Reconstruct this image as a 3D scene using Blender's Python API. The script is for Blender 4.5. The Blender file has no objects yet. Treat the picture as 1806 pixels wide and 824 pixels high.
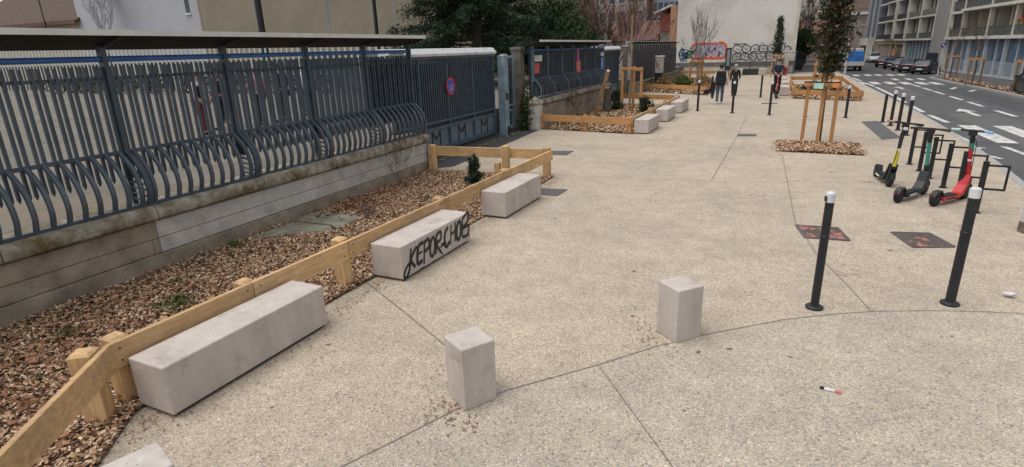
import bpy, bmesh, math, random
from mathutils import Vector, Matrix, Euler
R = random.Random(7)
sc = bpy.context.scene
C = sc.collection
PI = math.pi
rad = math.radians

# ------------------------------------------------------------------ materials
def _nt(name):
    m = bpy.data.materials.new(name); m.use_nodes = True
    nt = m.node_tree; nt.nodes.clear()
    out = nt.nodes.new('ShaderNodeOutputMaterial'); b = nt.nodes.new('ShaderNodeBsdfPrincipled')
    nt.links.new(b.outputs[0], out.inputs[0])
    return m, nt, b
def N(nt, t, **kw):
    n = nt.nodes.new(t)
    for k, v in kw.items():
        if k in n.inputs: n.inputs[k].default_value = v
        else: setattr(n, k, v)
    return n
def pos(nt, s=(1, 1, 1)):
    g = N(nt, 'ShaderNodeNewGeometry')
    mp = N(nt, 'ShaderNodeMapping'); mp.inputs['Scale'].default_value = s
    nt.links.new(g.outputs['Position'], mp.inputs['Vector'])
    return mp.outputs[0]
def noise(nt, vec, scale, detail=5, rough=.6):
    n = N(nt, 'ShaderNodeTexNoise', Scale=scale, Detail=detail, Roughness=rough)
    nt.links.new(vec, n.inputs['Vector']); return n.outputs['Fac']
def ramp(nt, fac, stops):
    r = N(nt, 'ShaderNodeValToRGB'); e = r.color_ramp.elements
    while len(e) < len(stops): e.new(.5)
    for el, (p, c) in zip(e, stops): el.position = p; el.color = (*c, 1)
    nt.links.new(fac, r.inputs[0]); return r.outputs[0]
def mix(nt, a, b, fac, mode='MIX'):
    m = N(nt, 'ShaderNodeMix', data_type='RGBA', blend_type=mode)
    if isinstance(fac, float): m.inputs[0].default_value = fac
    else: nt.links.new(fac, m.inputs[0])
    for k, v in ((6, a), (7, b)):
        if isinstance(v, tuple): m.inputs[k].default_value = (*v, 1)
        else: nt.links.new(v, m.inputs[k])
    return m.outputs[2]
def bump(nt, b, h, strength=.3, dist=.01):
    n = N(nt, 'ShaderNodeBump', Strength=strength, Distance=dist)
    nt.links.new(h, n.inputs['Height']); nt.links.new(n.outputs[0], b.inputs['Normal'])
def mul(c, k): return tuple(min(1, x*k) for x in c)

def mat(name, c1, c2=None, scale=3., rough=.8, bmp=.15, bscale=None, s=(1, 1, 1), lo=.35, hi=.65, metal=0., dirt=None, dscale=1.2, drange=(.5, .7), spec=.4, ob=0.):
    m, nt, b = _nt(name)
    c2 = c2 or mul(c1, 1.3)
    p = pos(nt, s)
    col = ramp(nt, noise(nt, p, scale), [(lo, c1), (hi, c2)])
    if dirt:
        f = ramp(nt, noise(nt, pos(nt, s), dscale, 8, .7), [(drange[0], (0, 0, 0)), (drange[1], (1, 1, 1))])
        col = mix(nt, col, dirt, f)
    if ob:
        oi = N(nt, 'ShaderNodeObjectInfo'); hs = N(nt, 'ShaderNodeMapRange'); hs.inputs[3].default_value = 1-ob; hs.inputs[4].default_value = 1+ob
        nt.links.new(oi.outputs['Random'], hs.inputs[0])
        h = N(nt, 'ShaderNodeHueSaturation'); nt.links.new(hs.outputs[0], h.inputs['Value']); nt.links.new(col, h.inputs['Color']); col = h.outputs[0]
    nt.links.new(col, b.inputs['Base Color'])
    b.inputs['Roughness'].default_value = rough; b.inputs['Metallic'].default_value = metal
    b.inputs['Specular IOR Level'].default_value = spec
    if bmp: bump(nt, b, noise(nt, p, bscale or scale*6, 6, .65), bmp)
    return m
def islands(name, stops, rough=.85, spec=.25):
    m, nt, b = _nt(name)
    g = N(nt, 'ShaderNodeNewGeometry')
    c = ramp(nt, g.outputs['Random Per Island'], stops)
    nt.links.new(c, b.inputs['Base Color']); b.inputs['Roughness'].default_value = rough
    b.inputs['Specular IOR Level'].default_value = spec
    return m
def timber(name, axis, c1, c2):
    s = {'x': (1.2, 14, 14), 'y': (14, 1.2, 14), 'z': (14, 14, 1.2)}[axis]
    m, nt, b = _nt(name)
    n1 = noise(nt, pos(nt, s), 2.2, 7, .62)
    col = ramp(nt, n1, [(.3, c1), (.68, c2)])
    k = N(nt, 'ShaderNodeTexVoronoi', Scale=1.); kv = {'x': (2.2, 7, 7), 'y': (7, 2.2, 7), 'z': (7, 7, 2.2)}[axis]
    nt.links.new(pos(nt, kv), k.inputs['Vector'])
    kf = ramp(nt, k.outputs['Distance'], [(.03, (1, 1, 1)), (.13, (0, 0, 0))])
    col = mix(nt, col, mul(c1, .45), kf)
    gr = ramp(nt, noise(nt, pos(nt), 1.7, 6, .7), [(.45, (0, 0, 0)), (.75, (.6, .6, .6))])
    col = mix(nt, col, (.22, .17, .12), gr)
    oi = N(nt, 'ShaderNodeObjectInfo'); mr = N(nt, 'ShaderNodeMapRange'); mr.inputs[3].default_value = .82; mr.inputs[4].default_value = 1.15
    nt.links.new(oi.outputs['Random'], mr.inputs[0])
    h = N(nt, 'ShaderNodeHueSaturation'); nt.links.new(mr.outputs[0], h.inputs['Value']); nt.links.new(col, h.inputs['Color'])
    nt.links.new(h.outputs[0], b.inputs['Base Color']); b.inputs['Roughness'].default_value = .75
    b.inputs['Specular IOR Level'].default_value = .3
    bump(nt, b, n1, .25, .006)
    return m
def paving(name, tint, dark):
    """exposed-aggregate concrete: pebbles in a paste, mottled at larger scales"""
    m, nt, b = _nt(name)
    p = pos(nt)
    v = N(nt, 'ShaderNodeTexVoronoi', Scale=88.); nt.links.new(p, v.inputs['Vector'])
    sep = N(nt, 'ShaderNodeSeparateColor'); nt.links.new(v.outputs['Color'], sep.inputs[0])
    peb = ramp(nt, sep.outputs[0], [(0., mul(tint, .45)), (.10, mul(tint, .82)), (.45, tint), (.7, mul(tint, 1.12)), (.86, (tint[0]*1.15, tint[1]*1.04, tint[2]*.86)), (1., mul(tint, 1.5))])
    edge = ramp(nt, v.outputs['Distance'], [(.35, (1, 1, 1)), (.85, (.72, .70, .67))])
    col = mix(nt, peb, edge, 1., 'MULTIPLY')
    v2 = N(nt, 'ShaderNodeTexVoronoi', Scale=42.); nt.links.new(p, v2.inputs['Vector'])
    s2 = N(nt, 'ShaderNodeSeparateColor'); nt.links.new(v2.outputs['Color'], s2.inputs[0])
    big = ramp(nt, s2.outputs[1], [(.86, (0, 0, 0)), (.9, (1, 1, 1))])
    near = ramp(nt, v2.outputs['Distance'], [(.25, (1, 1, 1)), (.34, (0, 0, 0))])
    bm_ = mix(nt, big, near, 1., 'MULTIPLY')
    col = mix(nt, col, mul(tint, 1.28), bm_)
    lg = ramp(nt, noise(nt, p, .55, 5, .6), [(.3, (.86, .86, .87)), (.7, (1.1, 1.09, 1.07))])
    col = mix(nt, col, lg, 1., 'MULTIPLY')
    md = ramp(nt, noise(nt, p, 3.2, 7, .7), [(.3, (.84, .84, .84)), (.62, (1.06, 1.06, 1.06))])
    col = mix(nt, col, md, 1., 'MULTIPLY')
    st = ramp(nt, noise(nt, p, 1.1, 9, .75), [(.6, (0, 0, 0)), (.72, (.55, .55, .55))])
    col = mix(nt, col, dark, st)
    sp = ramp(nt, noise(nt, p, 6.5, 2, .4), [(.735, (0, 0, 0)), (.765, (.8, .8, .8))])
    col = mix(nt, col, (.07, .06, .05), sp)
    nt.links.new(col, b.inputs['Base Color']); b.inputs['Roughness'].default_value = .9; b.inputs['Specular IOR Level'].default_value = .25
    bump(nt, b, v.outputs['Distance'], .2, .005)
    return m

T1, T2 = (.44, .265, .118), (.68, .455, .235)
O1, O2 = (.36, .17, .06), (.55, .29, .115)
M = {}
M['pave'] = paving('exposed_aggregate', (.458, .396, .322), (.275, .23, .182))
M['pave2'] = paving('exposed_aggregate_crossing', (.436, .387, .323), (.245, .215, .175))
M['joint'] = mat('joint_dark', (.12, .10, .08), (.26, .22, .18), 30)
M['asphalt'] = mat('road_asphalt', (.066, .066, .069), (.105, .104, .105), 60, .9, .3, 120, dirt=(.05, .05, .054), dscale=.5)
M['asphalt_dark'] = mat('driveway_asphalt', (.035, .035, .038), (.06, .06, .062), 40, .85)
M['paint'] = mat('road_paint', (.50, .49, .46), (.72, .71, .68), 14, .7, dirt=(.13, .13, .13), dscale=7, drange=(.47, .68))
M['kerb'] = mat('granite_kerb', (.26, .25, .235), (.40, .39, .37), 40)
M['soil'] = mat('soil', (.045, .028, .018), (.13, .08, .05), 18, .95, .6)
M['chip'] = islands('bark_chip', [(0, (.085, .043, .024)), (.2, (.23, .125, .068)), (.5, (.40, .25, .145)), (.75, (.52, .355, .22)), (1, (.66, .51, .37))])
M['leaf_dead'] = islands('dead_leaf', [(0, (.12, .055, .03)), (.5, (.27, .125, .07)), (1, (.40, .215, .13))])
def cast(name):
    m, nt, b = _nt(name); p = pos(nt)
    col = ramp(nt, noise(nt, pos(nt, (2, 2, .5)), 2.6, 6, .65), [(.3, (.425, .372, .334)), (.7, (.54, .484, .44))])
    col = mix(nt, col, (.29, .245, .21), ramp(nt, noise(nt, p, 3.1, 8, .7), [(.55, (0, 0, 0)), (.72, (.75, .75, .75))]))
    col = mix(nt, col, (.62, .58, .54), ramp(nt, noise(nt, p, 7.3, 4, .6), [(.62, (0, 0, 0)), (.70, (.6, .6, .6))]))
    v = N(nt, 'ShaderNodeTexVoronoi', Scale=34.); nt.links.new(p, v.inputs['Vector']); sp = N(nt, 'ShaderNodeSeparateColor'); nt.links.new(v.outputs['Color'], sp.inputs[0])
    pore = mix(nt, ramp(nt, sp.outputs[0], [(.82, (0, 0, 0)), (.84, (1, 1, 1))]), ramp(nt, v.outputs['Distance'], [(.10, (1, 1, 1)), (.18, (0, 0, 0))]), 1., 'MULTIPLY')
    col = mix(nt, col, (.12, .10, .085), pore)
    nt.links.new(col, b.inputs['Base Color']); b.inputs['Roughness'].default_value = .85; b.inputs['Specular IOR Level'].default_value = .25
    bump(nt, b, noise(nt, p, 60, 6, .7), .2, .004); return m
M['benchc'] = cast('cast_concrete')
M['gap'] = mat('shadow_gap_black', (.03, .03, .03), (.05, .05, .05), 10)  # near-black colour standing in for shade under benches and behind the grate
M['spray'] = mat('spray_paint', (.008, .008, .009), (.022, .022, .024), 20, .5)
M['ty'] = timber('timber_y', 'y', T1, T2); M['tx'] = timber('timber_x', 'x', T1, T2); M['tz'] = timber('timber_z', 'z', T1, T2)
M['oz'] = timber('stake_z', 'z', O1, O2); M['ox'] = timber('stake_x', 'x', O1, O2); M['oy'] = timber('stake_y', 'y', O1, O2)
M['ow'] = timber('weathered_stake', 'z', (.17, .09, .045), (.28, .16, .085))
M['wall_old'] = mat('weathered_stone', (.24, .195, .143), (.365, .31, .24), 3, .9, .35, 45, dirt=(.14, .118, .092), dscale=1.9, drange=(.46, .72))
M['wall_clean'] = mat('cleaned_stone', (.45, .43, .40), (.56, .54, .505), 4, .85, .25, 40, dirt=(.33, .30, .265), dscale=2.2)
M['coping'] = mat('mossy_coping', (.17, .145, .095), (.38, .35, .29), 5, .95, .5, 35, dirt=(.12, .088, .038), dscale=3.2, drange=(.45, .62))
M['steel'] = mat('slate_steel', (.038, .057, .077), (.064, .087, .111), 3, .40, .03, spec=.5, dirt=(.17, .165, .15), dscale=17, drange=(.66, .72))
M['steel_lit'] = mat('slate_steel_hoop_lit', (.058, .078, .098), (.085, .108, .13), 3, .32, .02, spec=.6)  # lighter copy of the slate steel, hoop highlights put into the colour
M['steel_d'] = mat('dark_steel', (.014, .017, .02), (.028, .032, .036), 5, .5, .03)
M['panel'] = mat('dark_backing', (.020, .030, .040), (.034, .046, .058), 2, .6, .03)
M['blue'] = mat('blue_paint', (.03, .11, .34), (.05, .15, .42), 3, .4, .02)
M['canopy_u'] = mat('canopy_sheet', (.026, .023, .021), (.040, .035, .032), 2, .8, .03, spec=.08)
M['lip'] = mat('canopy_lip', (.55, .54, .51), (.66, .65, .62), 4, .5, .03)
M['white_beam'] = mat('white_beam', (.50, .51, .52), (.68, .69, .70), 3, .45, .03, dirt=(.28, .28, .25), dscale=3)
M['gate'] = mat('gate_steel', (.050, .079, .110), (.078, .112, .148), 3, .45, .03)
M['gate_l'] = mat('gate_sheet_and_lit_post', (.10, .135, .165), (.14, .18, .215), 3, .5, .03)
M['gate_b'] = mat('gate_post_blue', (.17, .245, .29), (.26, .345, .39), 5, .5, .03, dirt=(.08, .10, .12), dscale=6)
M['pillar'] = mat('old_pillar', (.10, .088, .072), (.18, .162, .135), 5, .9, .4, 40)
M['bollard'] = mat('bollard_black', (.012, .013, .016), (.022, .023, .027), 6, .38, .02)
M['cap'] = mat('white_cap', (.55, .56, .57), (.72, .73, .74), 8, .45, .02)
M['rubber'] = mat('rubber', (.008, .008, .009), (.018, .018, .019), 10, .75, .05)
M['black'] = mat('black_plastic', (.010, .010, .012), (.022, .022, .025), 8, .45, .03)
M['red'] = mat('red_paint', (.42, .022, .025), (.55, .04, .04), 4, .4, .02)
M['yellow'] = mat('yellow_paint', (.50, .42, .03), (.62, .53, .05), 4, .4, .02)
M['teal'] = mat('teal_paint', (.03, .22, .16), (.06, .32, .25), 4, .45, .02)
M['aqua'] = mat('aqua_ribbon', (.36, .58, .50), (.45, .66, .58), 6, .6)
M['pink'] = mat('pink_banner', (.30, .07, .20), (.38, .12, .26), 8, .6)
M['poster_r'] = mat('red_poster', (.52, .045, .04), (.58, .12, .10), 14, .55, 0)
M['poster_w'] = mat('white_poster', (.55, .57, .58), (.68, .69, .70), 14, .55, 0)
M['poster_b'] = mat('blue_poster', (.035, .17, .45), (.10, .32, .62), 14, .55, 0)
M['manhole'] = mat('iron_cover', (.055, .042, .036), (.11, .085, .07), 25, .7, .3, 80)
M['redspray'] = mat('red_spray', (.33, .10, .085), (.42, .18, .15), 18, .7, 0)
M['redfaint'] = mat('faint_red_spray', (.47, .30, .24), (.50, .37, .29), 30, .85, 0)
M['plate'] = mat('grey_plate', (.075, .07, .07), (.11, .105, .10), 20, .7, .1)
M['tactile'] = mat('tactile_mat', (.085, .085, .085), (.12, .12, .118), 30, .8, .3, 90)
M['slab'] = mat('mossy_slab', (.20, .19, .14), (.31, .295, .24), 4, .9, .3, dirt=(.11, .10, .05), dscale=2.5)
M['yard'] = mat('yard_ground', (.125, .115, .092), (.175, .16, .13), .8, .95, .1, dirt=(.185, .145, .108), dscale=.35, drange=(.52, .6))
M['yardedge'] = mat('yard_edge', (.10, .085, .05), (.20, .17, .12), 8, .95, .4)
M['bark'] = mat('bark', (.055, .042, .032), (.12, .095, .075), 18, .9, .5, s=(1, 1, .3))
M['bark_l'] = mat('pale_bark', (.20, .145, .10), (.33, .25, .18), 14, .9, .4, s=(1, 1, .3))
M['logw'] = mat('bare_log', (.42, .27, .16), (.58, .41, .27), 6, .8, .3)
M['twig'] = mat('red_brown_twigs', (.09, .05, .04), (.17, .10, .08), 3, .9, 0)
M['twig_g'] = mat('grey_twigs', (.10, .08, .065), (.19, .16, .13), 3, .9, 0)
M['pine'] = islands('pine_needles', [(0, (.010, .018, .010)), (.5, (.022, .042, .022)), (1, (.050, .085, .048))])
M['laurel'] = islands('laurel_leaves', [(0, (.015, .030, .012)), (.5, (.035, .065, .024)), (1, (.075, .115, .045))])
M['oakleaf'] = islands('evergreen_red_leaves', [(0, (.010, .017, .008)), (.5, (.028, .040, .016)), (.70, (.055, .042, .018)), (.88, (.12, .045, .024)), (1, (.22, .15, .10))])
M['darkleaf'] = islands('dark_leaves', [(0, (.008, .016, .007)), (.6, (.018, .036, .014)), (1, (.045, .07, .03))], .5, .5)
M['weed'] = islands('weed_leaves', [(0, (.03, .05, .015)), (.6, (.07, .11, .03)), (1, (.15, .18, .06))])
M['ivy'] = islands('ivy_leaves', [(0, (.02, .035, .014)), (1, (.075, .105, .04))])
M['drygrass'] = islands('dry_grass', [(0, (.16, .10, .05)), (1, (.34, .22, .10))])
M['whitewall'] = mat('white_render', (.62, .59, .55), (.68, .65, .61), .35, .9, .03, dirt=(.47, .44, .40), dscale=.3)
M['greywhite'] = mat('grey_white_render', (.40, .40, .43), (.46, .46, .49), .4, .9, .03, s=(1, 1, .3))
M['beige'] = mat('beige_cladding', (.235, .20, .145), (.285, .245, .18), .5, .85, .03)
M['ribs'] = mat('ribbed_sheet', (.46, .45, .41), (.54, .53, .49), 2, .7, 0)
M['rooftile'] = mat('brown_tiles', (.055, .036, .028), (.115, .078, .055), 4, .9, .4, 12, s=(1, 1, 4))
M['redroof'] = mat('red_roof', (.12, .062, .05), (.17, .09, .072), 2, .9, .2)
M['orange'] = mat('orange_render', (.40, .205, .13), (.46, .25, .165), 2, .9, 0)
M['redrender'] = mat('red_render', (.33, .10, .08), (.38, .13, .10), 2, .9, 0)
M['grey'] = mat('grey_render', (.24, .235, .215), (.29, .28, .26), 1.2, .85, .03)
M['greyblue'] = mat('grey_blue_panel', (.20, .22, .25), (.26, .28, .31), 1, .6, .02)
M['cream'] = mat('cream_render', (.44, .40, .33), (.52, .475, .40), 1, .85, .02)
M['frame_w'] = mat('cream_frame', (.50, .47, .41), (.62, .59, .53), 1.5, .7, .02)
M['ochre'] = mat('ochre_front', (.40, .31, .17), (.46, .36, .21), 1.5, .8, .02)
M['salmon'] = mat('salmon_render', (.32, .255, .22), (.38, .31, .27), 1, .85, 0)
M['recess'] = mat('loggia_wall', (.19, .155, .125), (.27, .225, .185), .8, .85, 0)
M['green_glass'] = mat('green_glass_rail', (.075, .088, .082), (.115, .128, .12), 2, .15, 0, spec=.6)
def glass(name, c):
    m, nt, b = _nt(name)
    col = ramp(nt, noise(nt, pos(nt, (1, 1, .5)), 1.1, 3), [(.35, c), (.65, mul(c, 2.6))])
    nt.links.new(col, b.inputs['Base Color']); b.inputs['Roughness'].default_value = .12; b.inputs['Specular IOR Level'].default_value = .42
    return m
M['glass'] = glass('window_glass', (.025, .032, .042))
M['glass_b'] = glass('shop_glass', (.045, .065, .09))
M['frost'] = mat('frosted_glass', (.20, .235, .27), (.29, .33, .36), 1.2, .3, 0)
M['mullion'] = mat('pale_mullion', (.42, .46, .48), (.52, .55, .57), 2, .5, 0)
M['navy_panel'] = mat('navy_panel', (.015, .016, .03), (.03, .03, .05), 2, .6, 0)
M['lightgrey'] = mat('light_grey_post', (.40, .41, .40), (.50, .51, .50), 4, .6, .03, dirt=(.30, .27, .22), dscale=5)
M['rust'] = mat('rusty_base', (.10, .075, .055), (.19, .15, .11), 14, .85, .2)
M['skin'] = mat('skin', (.42, .25, .18), (.48, .30, .22), 4, .6, 0)
M['cl_black'] = mat('black_cloth', (.010, .010, .012), (.020, .020, .024), 10, .9, .1)
M['cl_navy'] = mat('navy_cloth', (.014, .016, .028), (.026, .028, .045), 10, .9, .1)
M['cl_white'] = mat('white_cloth', (.55, .54, .57), (.68, .67, .70), 8, .9, .1)
M['cl_jean'] = mat('jeans', (.055, .075, .12), (.12, .15, .21), 5, .9, .1)
M['cl_red'] = mat('dark_red_cloth', (.16, .015, .03), (.25, .03, .05), 8, .9, .1)
M['cl_pink'] = mat('dusty_pink_cloth', (.30, .14, .15), (.42, .22, .22), 8, .9, .1)
M['hair'] = mat('dark_hair', (.012, .009, .007), (.03, .022, .016), 20, .6, .1)
M['hair_r'] = mat('auburn_hair', (.10, .038, .02), (.16, .06, .03), 20, .6, .1)
M['hair_g'] = mat('grey_hair', (.30, .28, .26), (.42, .40, .37), 20, .7, .1)
M['tail'] = mat('tail_light', (.16, .01, .012), (.24, .015, .02), 4, .25, 0)
M['chrome'] = mat('bright_metal', (.45, .45, .46), (.6, .6, .62), 5, .25, 0, metal=.8)
M['lamp'] = mat('lamp_glass', (.75, .75, .75), (.85, .85, .85), 5, .2, 0)
M['truck_blue'] = mat('truck_blue', (.025, .16, .48), (.04, .22, .58), 2, .5, .02)
M['truck_white'] = mat('truck_white', (.50, .49, .46), (.60, .59, .56), 2, .5, .02)
M['hedge_far'] = islands('far_trees', [(0, (.035, .03, .025)), (.5, (.07, .055, .045)), (1, (.12, .10, .075))])
CAR = {n: mat('car_paint_'+n, c, mul(c, 1.4), 1, .28, 0, spec=.6) for n, c in
       dict(black=(.010, .012, .013), green=(.016, .024, .022), navy=(.022, .020, .05), grey=(.10, .10, .11), maroon=(.05, .018, .02), silver=(.38, .39, .41)).items()}

# ------------------------------------------------------------------ geometry collector
class MB:
    def __init__(s): s.v = []; s.f = []; s.sm = False
    def add(s, vs, fs):
        o = len(s.v); s.v += [tuple(v) for v in vs]; s.f += [tuple(i+o for i in f) for f in fs]; return s
    def box(s, x0, x1, y0, y1, z0, z1, mtx=None):
        vs = [Vector((x, y, z)) for z in (z0, z1) for y in (y0, y1) for x in (x0, x1)]
        if mtx: vs = [mtx @ v for v in vs]
        return s.add(vs, [(0, 2, 3, 1), (4, 5, 7, 6), (0, 1, 5, 4), (2, 6, 7, 3), (0, 4, 6, 2), (1, 3, 7, 5)])
    def cbox(s, c, d, rz=0, rx=0, ry=0):
        m = Matrix.Translation(c) @ Euler((rx, ry, rz)).to_matrix().to_4x4()
        return s.box(-d[0]/2, d[0]/2, -d[1]/2, d[1]/2, -d[2]/2, d[2]/2, m)
    def bar(s, p, q, w, h, up=(0, 0, 1)):
        """rectangular bar from p to q, w across, h along up"""
        p = Vector(p); q = Vector(q); d = (q-p); L = d.length; d.normalize(); u = Vector(up)
        a = d.cross(u)
        if a.length < 1e-4: a = d.cross(Vector((1, 0, 0)))
        a.normalize(); u = a.cross(d); vs = []
        for t in (p, q):
            for i, j in ((-1, -1), (1, -1), (1, 1), (-1, 1)): vs.append(t+a*(i*w/2)+u*(j*h/2))
        return s.add(vs, [(0, 3, 2, 1), (4, 5, 6, 7), (0, 1, 5, 4), (1, 2, 6, 5), (2, 3, 7, 6), (3, 0, 4, 7)])
    def tube(s, pts, r, n=8, cap=True):
        pts = [Vector(p) for p in pts]; rs = r if isinstance(r, (list, tuple)) else [r]*len(pts)
        o = len(s.v); ref = None
        for i, p in enumerate(pts):
            d = (pts[min(i+1, len(pts)-1)]-pts[max(i-1, 0)])
            if d.length < 1e-9: d = Vector((0, 0, 1))
            d.normalize()
            if ref is None: ref = Vector((1, 0, 0)) if abs(d.x) < .9 else Vector((0, 1, 0))
            a = d.cross(ref)
            if a.length < 1e-4: a = d.orthogonal()
            a.normalize(); b = d.cross(a); ref = -b if False else ref
            for k in range(n):
                t = 2*PI*k/n; s.v.append(tuple(p+a*(rs[i]*math.cos(t))+b*(rs[i]*math.sin(t))))
        for i in range(len(pts)-1):
            for k in range(n):
                s.f.append((o+i*n+k, o+i*n+(k+1) % n, o+(i+1)*n+(k+1) % n, o+(i+1)*n+k))
        if cap:
            s.f.append(tuple(o+k for k in range(n))[::-1]); e = o+(len(pts)-1)*n
            s.f.append(tuple(e+k for k in range(n)))
        return s
    def prism(s, poly, z0, z1, f=None):
        """poly (x,y) extruded in z; f maps (x,y,z) to a point"""
        f = f or (lambda x, y, z: (x, y, z)); n = len(poly)
        vs = [f(x, y, z0) for x, y in poly]+[f(x, y, z1) for x, y in poly]
        return s.add(vs, [tuple(range(n))[::-1], tuple(range(n, 2*n))]+[(i, (i+1) % n, n+(i+1) % n, n+i) for i in range(n)])
    def lathe(s, prof, c=(0, 0, 0), n=20, axis='z'):
        o = len(s.v)
        for r, z in prof:
            for k in range(n):
                t = 2*PI*k/n; x, y = r*math.cos(t), r*math.sin(t)
                p = (x, y, z) if axis == 'z' else ((z, x, y) if axis == 'x' else (x, z, y))
                s.v.append((p[0]+c[0], p[1]+c[1], p[2]+c[2]))
        for i in range(len(prof)-1):
            for k in range(n): s.f.append((o+i*n+k, o+i*n+(k+1) % n, o+(i+1)*n+(k+1) % n, o+(i+1)*n+k))
        s.f.append(tuple(o+k for k in range(n))[::-1]); e = o+(len(prof)-1)*n; s.f.append(tuple(e+k for k in range(n)))
        return s
    def ell(s, c, r, n=14, m=8, rz=0):
        mt = Matrix.Rotation(rz, 3, 'Z'); pr = []
        o = len(s.v)
        for i in range(m+1):
            t = -PI/2+PI*i/m
            for k in range(n):
                a = 2*PI*k/n; v = mt @ Vector((r[0]*math.cos(t)*math.cos(a), r[1]*math.cos(t)*math.sin(a), r[2]*math.sin(t)))
                s.v.append((v.x+c[0], v.y+c[1], v.z+c[2]))
        for i in range(m):
            for k in range(n): s.f.append((o+i*n+k, o+i*n+(k+1) % n, o+(i+1)*n+(k+1) % n, o+(i+1)*n+k))
        return s
    def ribbon(s, pts, w, nrm):
        """flat stroke along pts lying in the plane with normal nrm"""
        pts = [Vector(p) for p in pts]; nrm = Vector(nrm); o = len(s.v)
        for i, p in enumerate(pts):
            d = (pts[min(i+1, len(pts)-1)]-pts[max(i-1, 0)]).normalized(); a = d.cross(nrm).normalized()
            ww = w*(1 if 0 < i < len(pts)-1 else .7)
            s.v += [tuple(p-a*ww/2), tuple(p+a*ww/2)]
        for i in range(len(pts)-1): s.f.append((o+2*i, o+2*i+1, o+2*i+3, o+2*i+2))
        return s
    def leaf(s, p, L, W, rnd, flat=0.):
        d = Vector((rnd.gauss(0, 1), rnd.gauss(0, 1), rnd.gauss(0, 1)*(1-flat))); d.normalize()
        a = d.cross(Vector((rnd.gauss(0, 1)*(1-flat), rnd.gauss(0, 1)*(1-flat), rnd.gauss(0, 1)+flat*3))); 
        if a.length < 1e-5: a = d.orthogonal()
        a.normalize(); p = Vector(p); up = d.cross(a)*L*.12
        return s.add([p-d*L/2, p+a*W/2+up, p+d*L/2, p-a*W/2+up], [(0, 1, 2, 3)])
    def build(s, name, m, parent=None, world=False, smooth=None, bevel=0, seg=2):
        me = bpy.data.meshes.new(name)
        vs = s.v
        if world and parent is not None:
            r = parent
            while r.parent: r = r.parent
            o = r.location; vs = [(x-o.x, y-o.y, z-o.z) for x, y, z in vs]
        me.from_pydata(vs, [], s.f); me.update()
        me.materials.append(M[m] if isinstance(m, str) else m)
        ob = bpy.data.objects.new(name, me); C.objects.link(ob)
        if parent is not None: ob.parent = parent
        if smooth:
            me.polygons.foreach_set('use_smooth', [True]*len(me.polygons))
            if smooth is not True: me.set_sharp_from_angle(angle=rad(smooth))
        if bevel:
            b = ob.modifiers.new('bevel', 'BEVEL'); b.width = bevel; b.segments = seg; b.limit_method = 'ANGLE'
        return ob
def tag(o, label=None, cat=None, group=None, kind=None):
    if label: o['label'] = label
    if cat: o['category'] = cat
    if group: o['group'] = group
    if kind: o['kind'] = kind
    return o
def thing(name, label, cat, loc=(0, 0, 0), rz=0, group=None, scale=1):
    o = bpy.data.objects.new(name, None); C.objects.link(o); o.empty_display_size = .1
    o.location = loc; o.rotation_euler = (0, 0, rz); o.scale = (scale,)*3
    return tag(o, label, cat, group)
def kids(o): return [c for c in bpy.data.objects if c.parent == o]
def dup(o, loc, rz, label, parent=None):
    def cp(a, par):
        c = a.copy(); C.objects.link(c); c.parent = par
        for k in kids(a): cp(k, c)
        return c
    c = cp(o, parent); c.location = loc; c.rotation_euler = (0, 0, rz); c['label'] = label
    return c
def sheet(name, poly, z, m, kind='structure', seg=0):
    b = MB(); b.add([(x, y, z) for x, y in poly], [tuple(range(len(poly)))])
    return tag(b.build(name, m), kind=kind)
# ------------------------------------------------------------------ ground
tag(sheet('ground', [(-600, -600), (600, -600), (600, 900), (-600, 900)], -.30, 'asphalt'), kind='structure')
KERB = [(14, 6.6), (7, 7.0), (5.0, 7.8), (4.25, 9.2), (4.12, 11.5), (4.27, 12.6), (4.45, 14.5), (4.66, 17.6), (4.84, 22.3), (4.97, 29), (5.0, 43), (5.05, 58)]
sheet('pavement', [(-12, -8), (14, -8)]+KERB+[(-12, 58)], 0, 'pave')
ARC = [(-3.55, -2), (-3.25, -.2), (-2.95, 1.0), (-2.62, 1.85), (-2.35, 2.33), (-2.17, 2.69), (-1.97, 3.12), (-1.70, 3.52), (-1.12, 4.16), (-.72, 4.65), (-.36, 5.01), (-.04, 5.29), (.35, 5.62), (.77, 5.9), (1.13, 6.1), (1.68, 6.33), (2.1, 6.46), (2.6, 6.58), (4.2, 6.75), (6.9, 6.8), (14, 6.5)]
sheet('pavement', ARC[::-1]+[(-3.55, -8), (14, -8)], .004, 'pave2')
def strip(name, pts, w, z, m, kind='structure'):
    b = MB(); L = []; Rr = []
    P = [Vector((x, y, 0)) for x, y in pts]
    for i, p in enumerate(P):
        d = (P[min(i+1, len(P)-1)]-P[max(i-1, 0)]).normalized(); n = Vector((-d.y, d.x, 0))
        L.append(p+n*w/2); Rr.append(p-n*w/2)
    vs = [(v.x, v.y, z) for q in zip(L, Rr) for v in q]
    b.add(vs, [(2*i, 2*i+1, 2*i+3, 2*i+2) for i in range(len(P)-1)])
    return tag(b.build(name, m), kind=kind)
strip('pavement_joint', ARC, .011, .008, 'joint')
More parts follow.
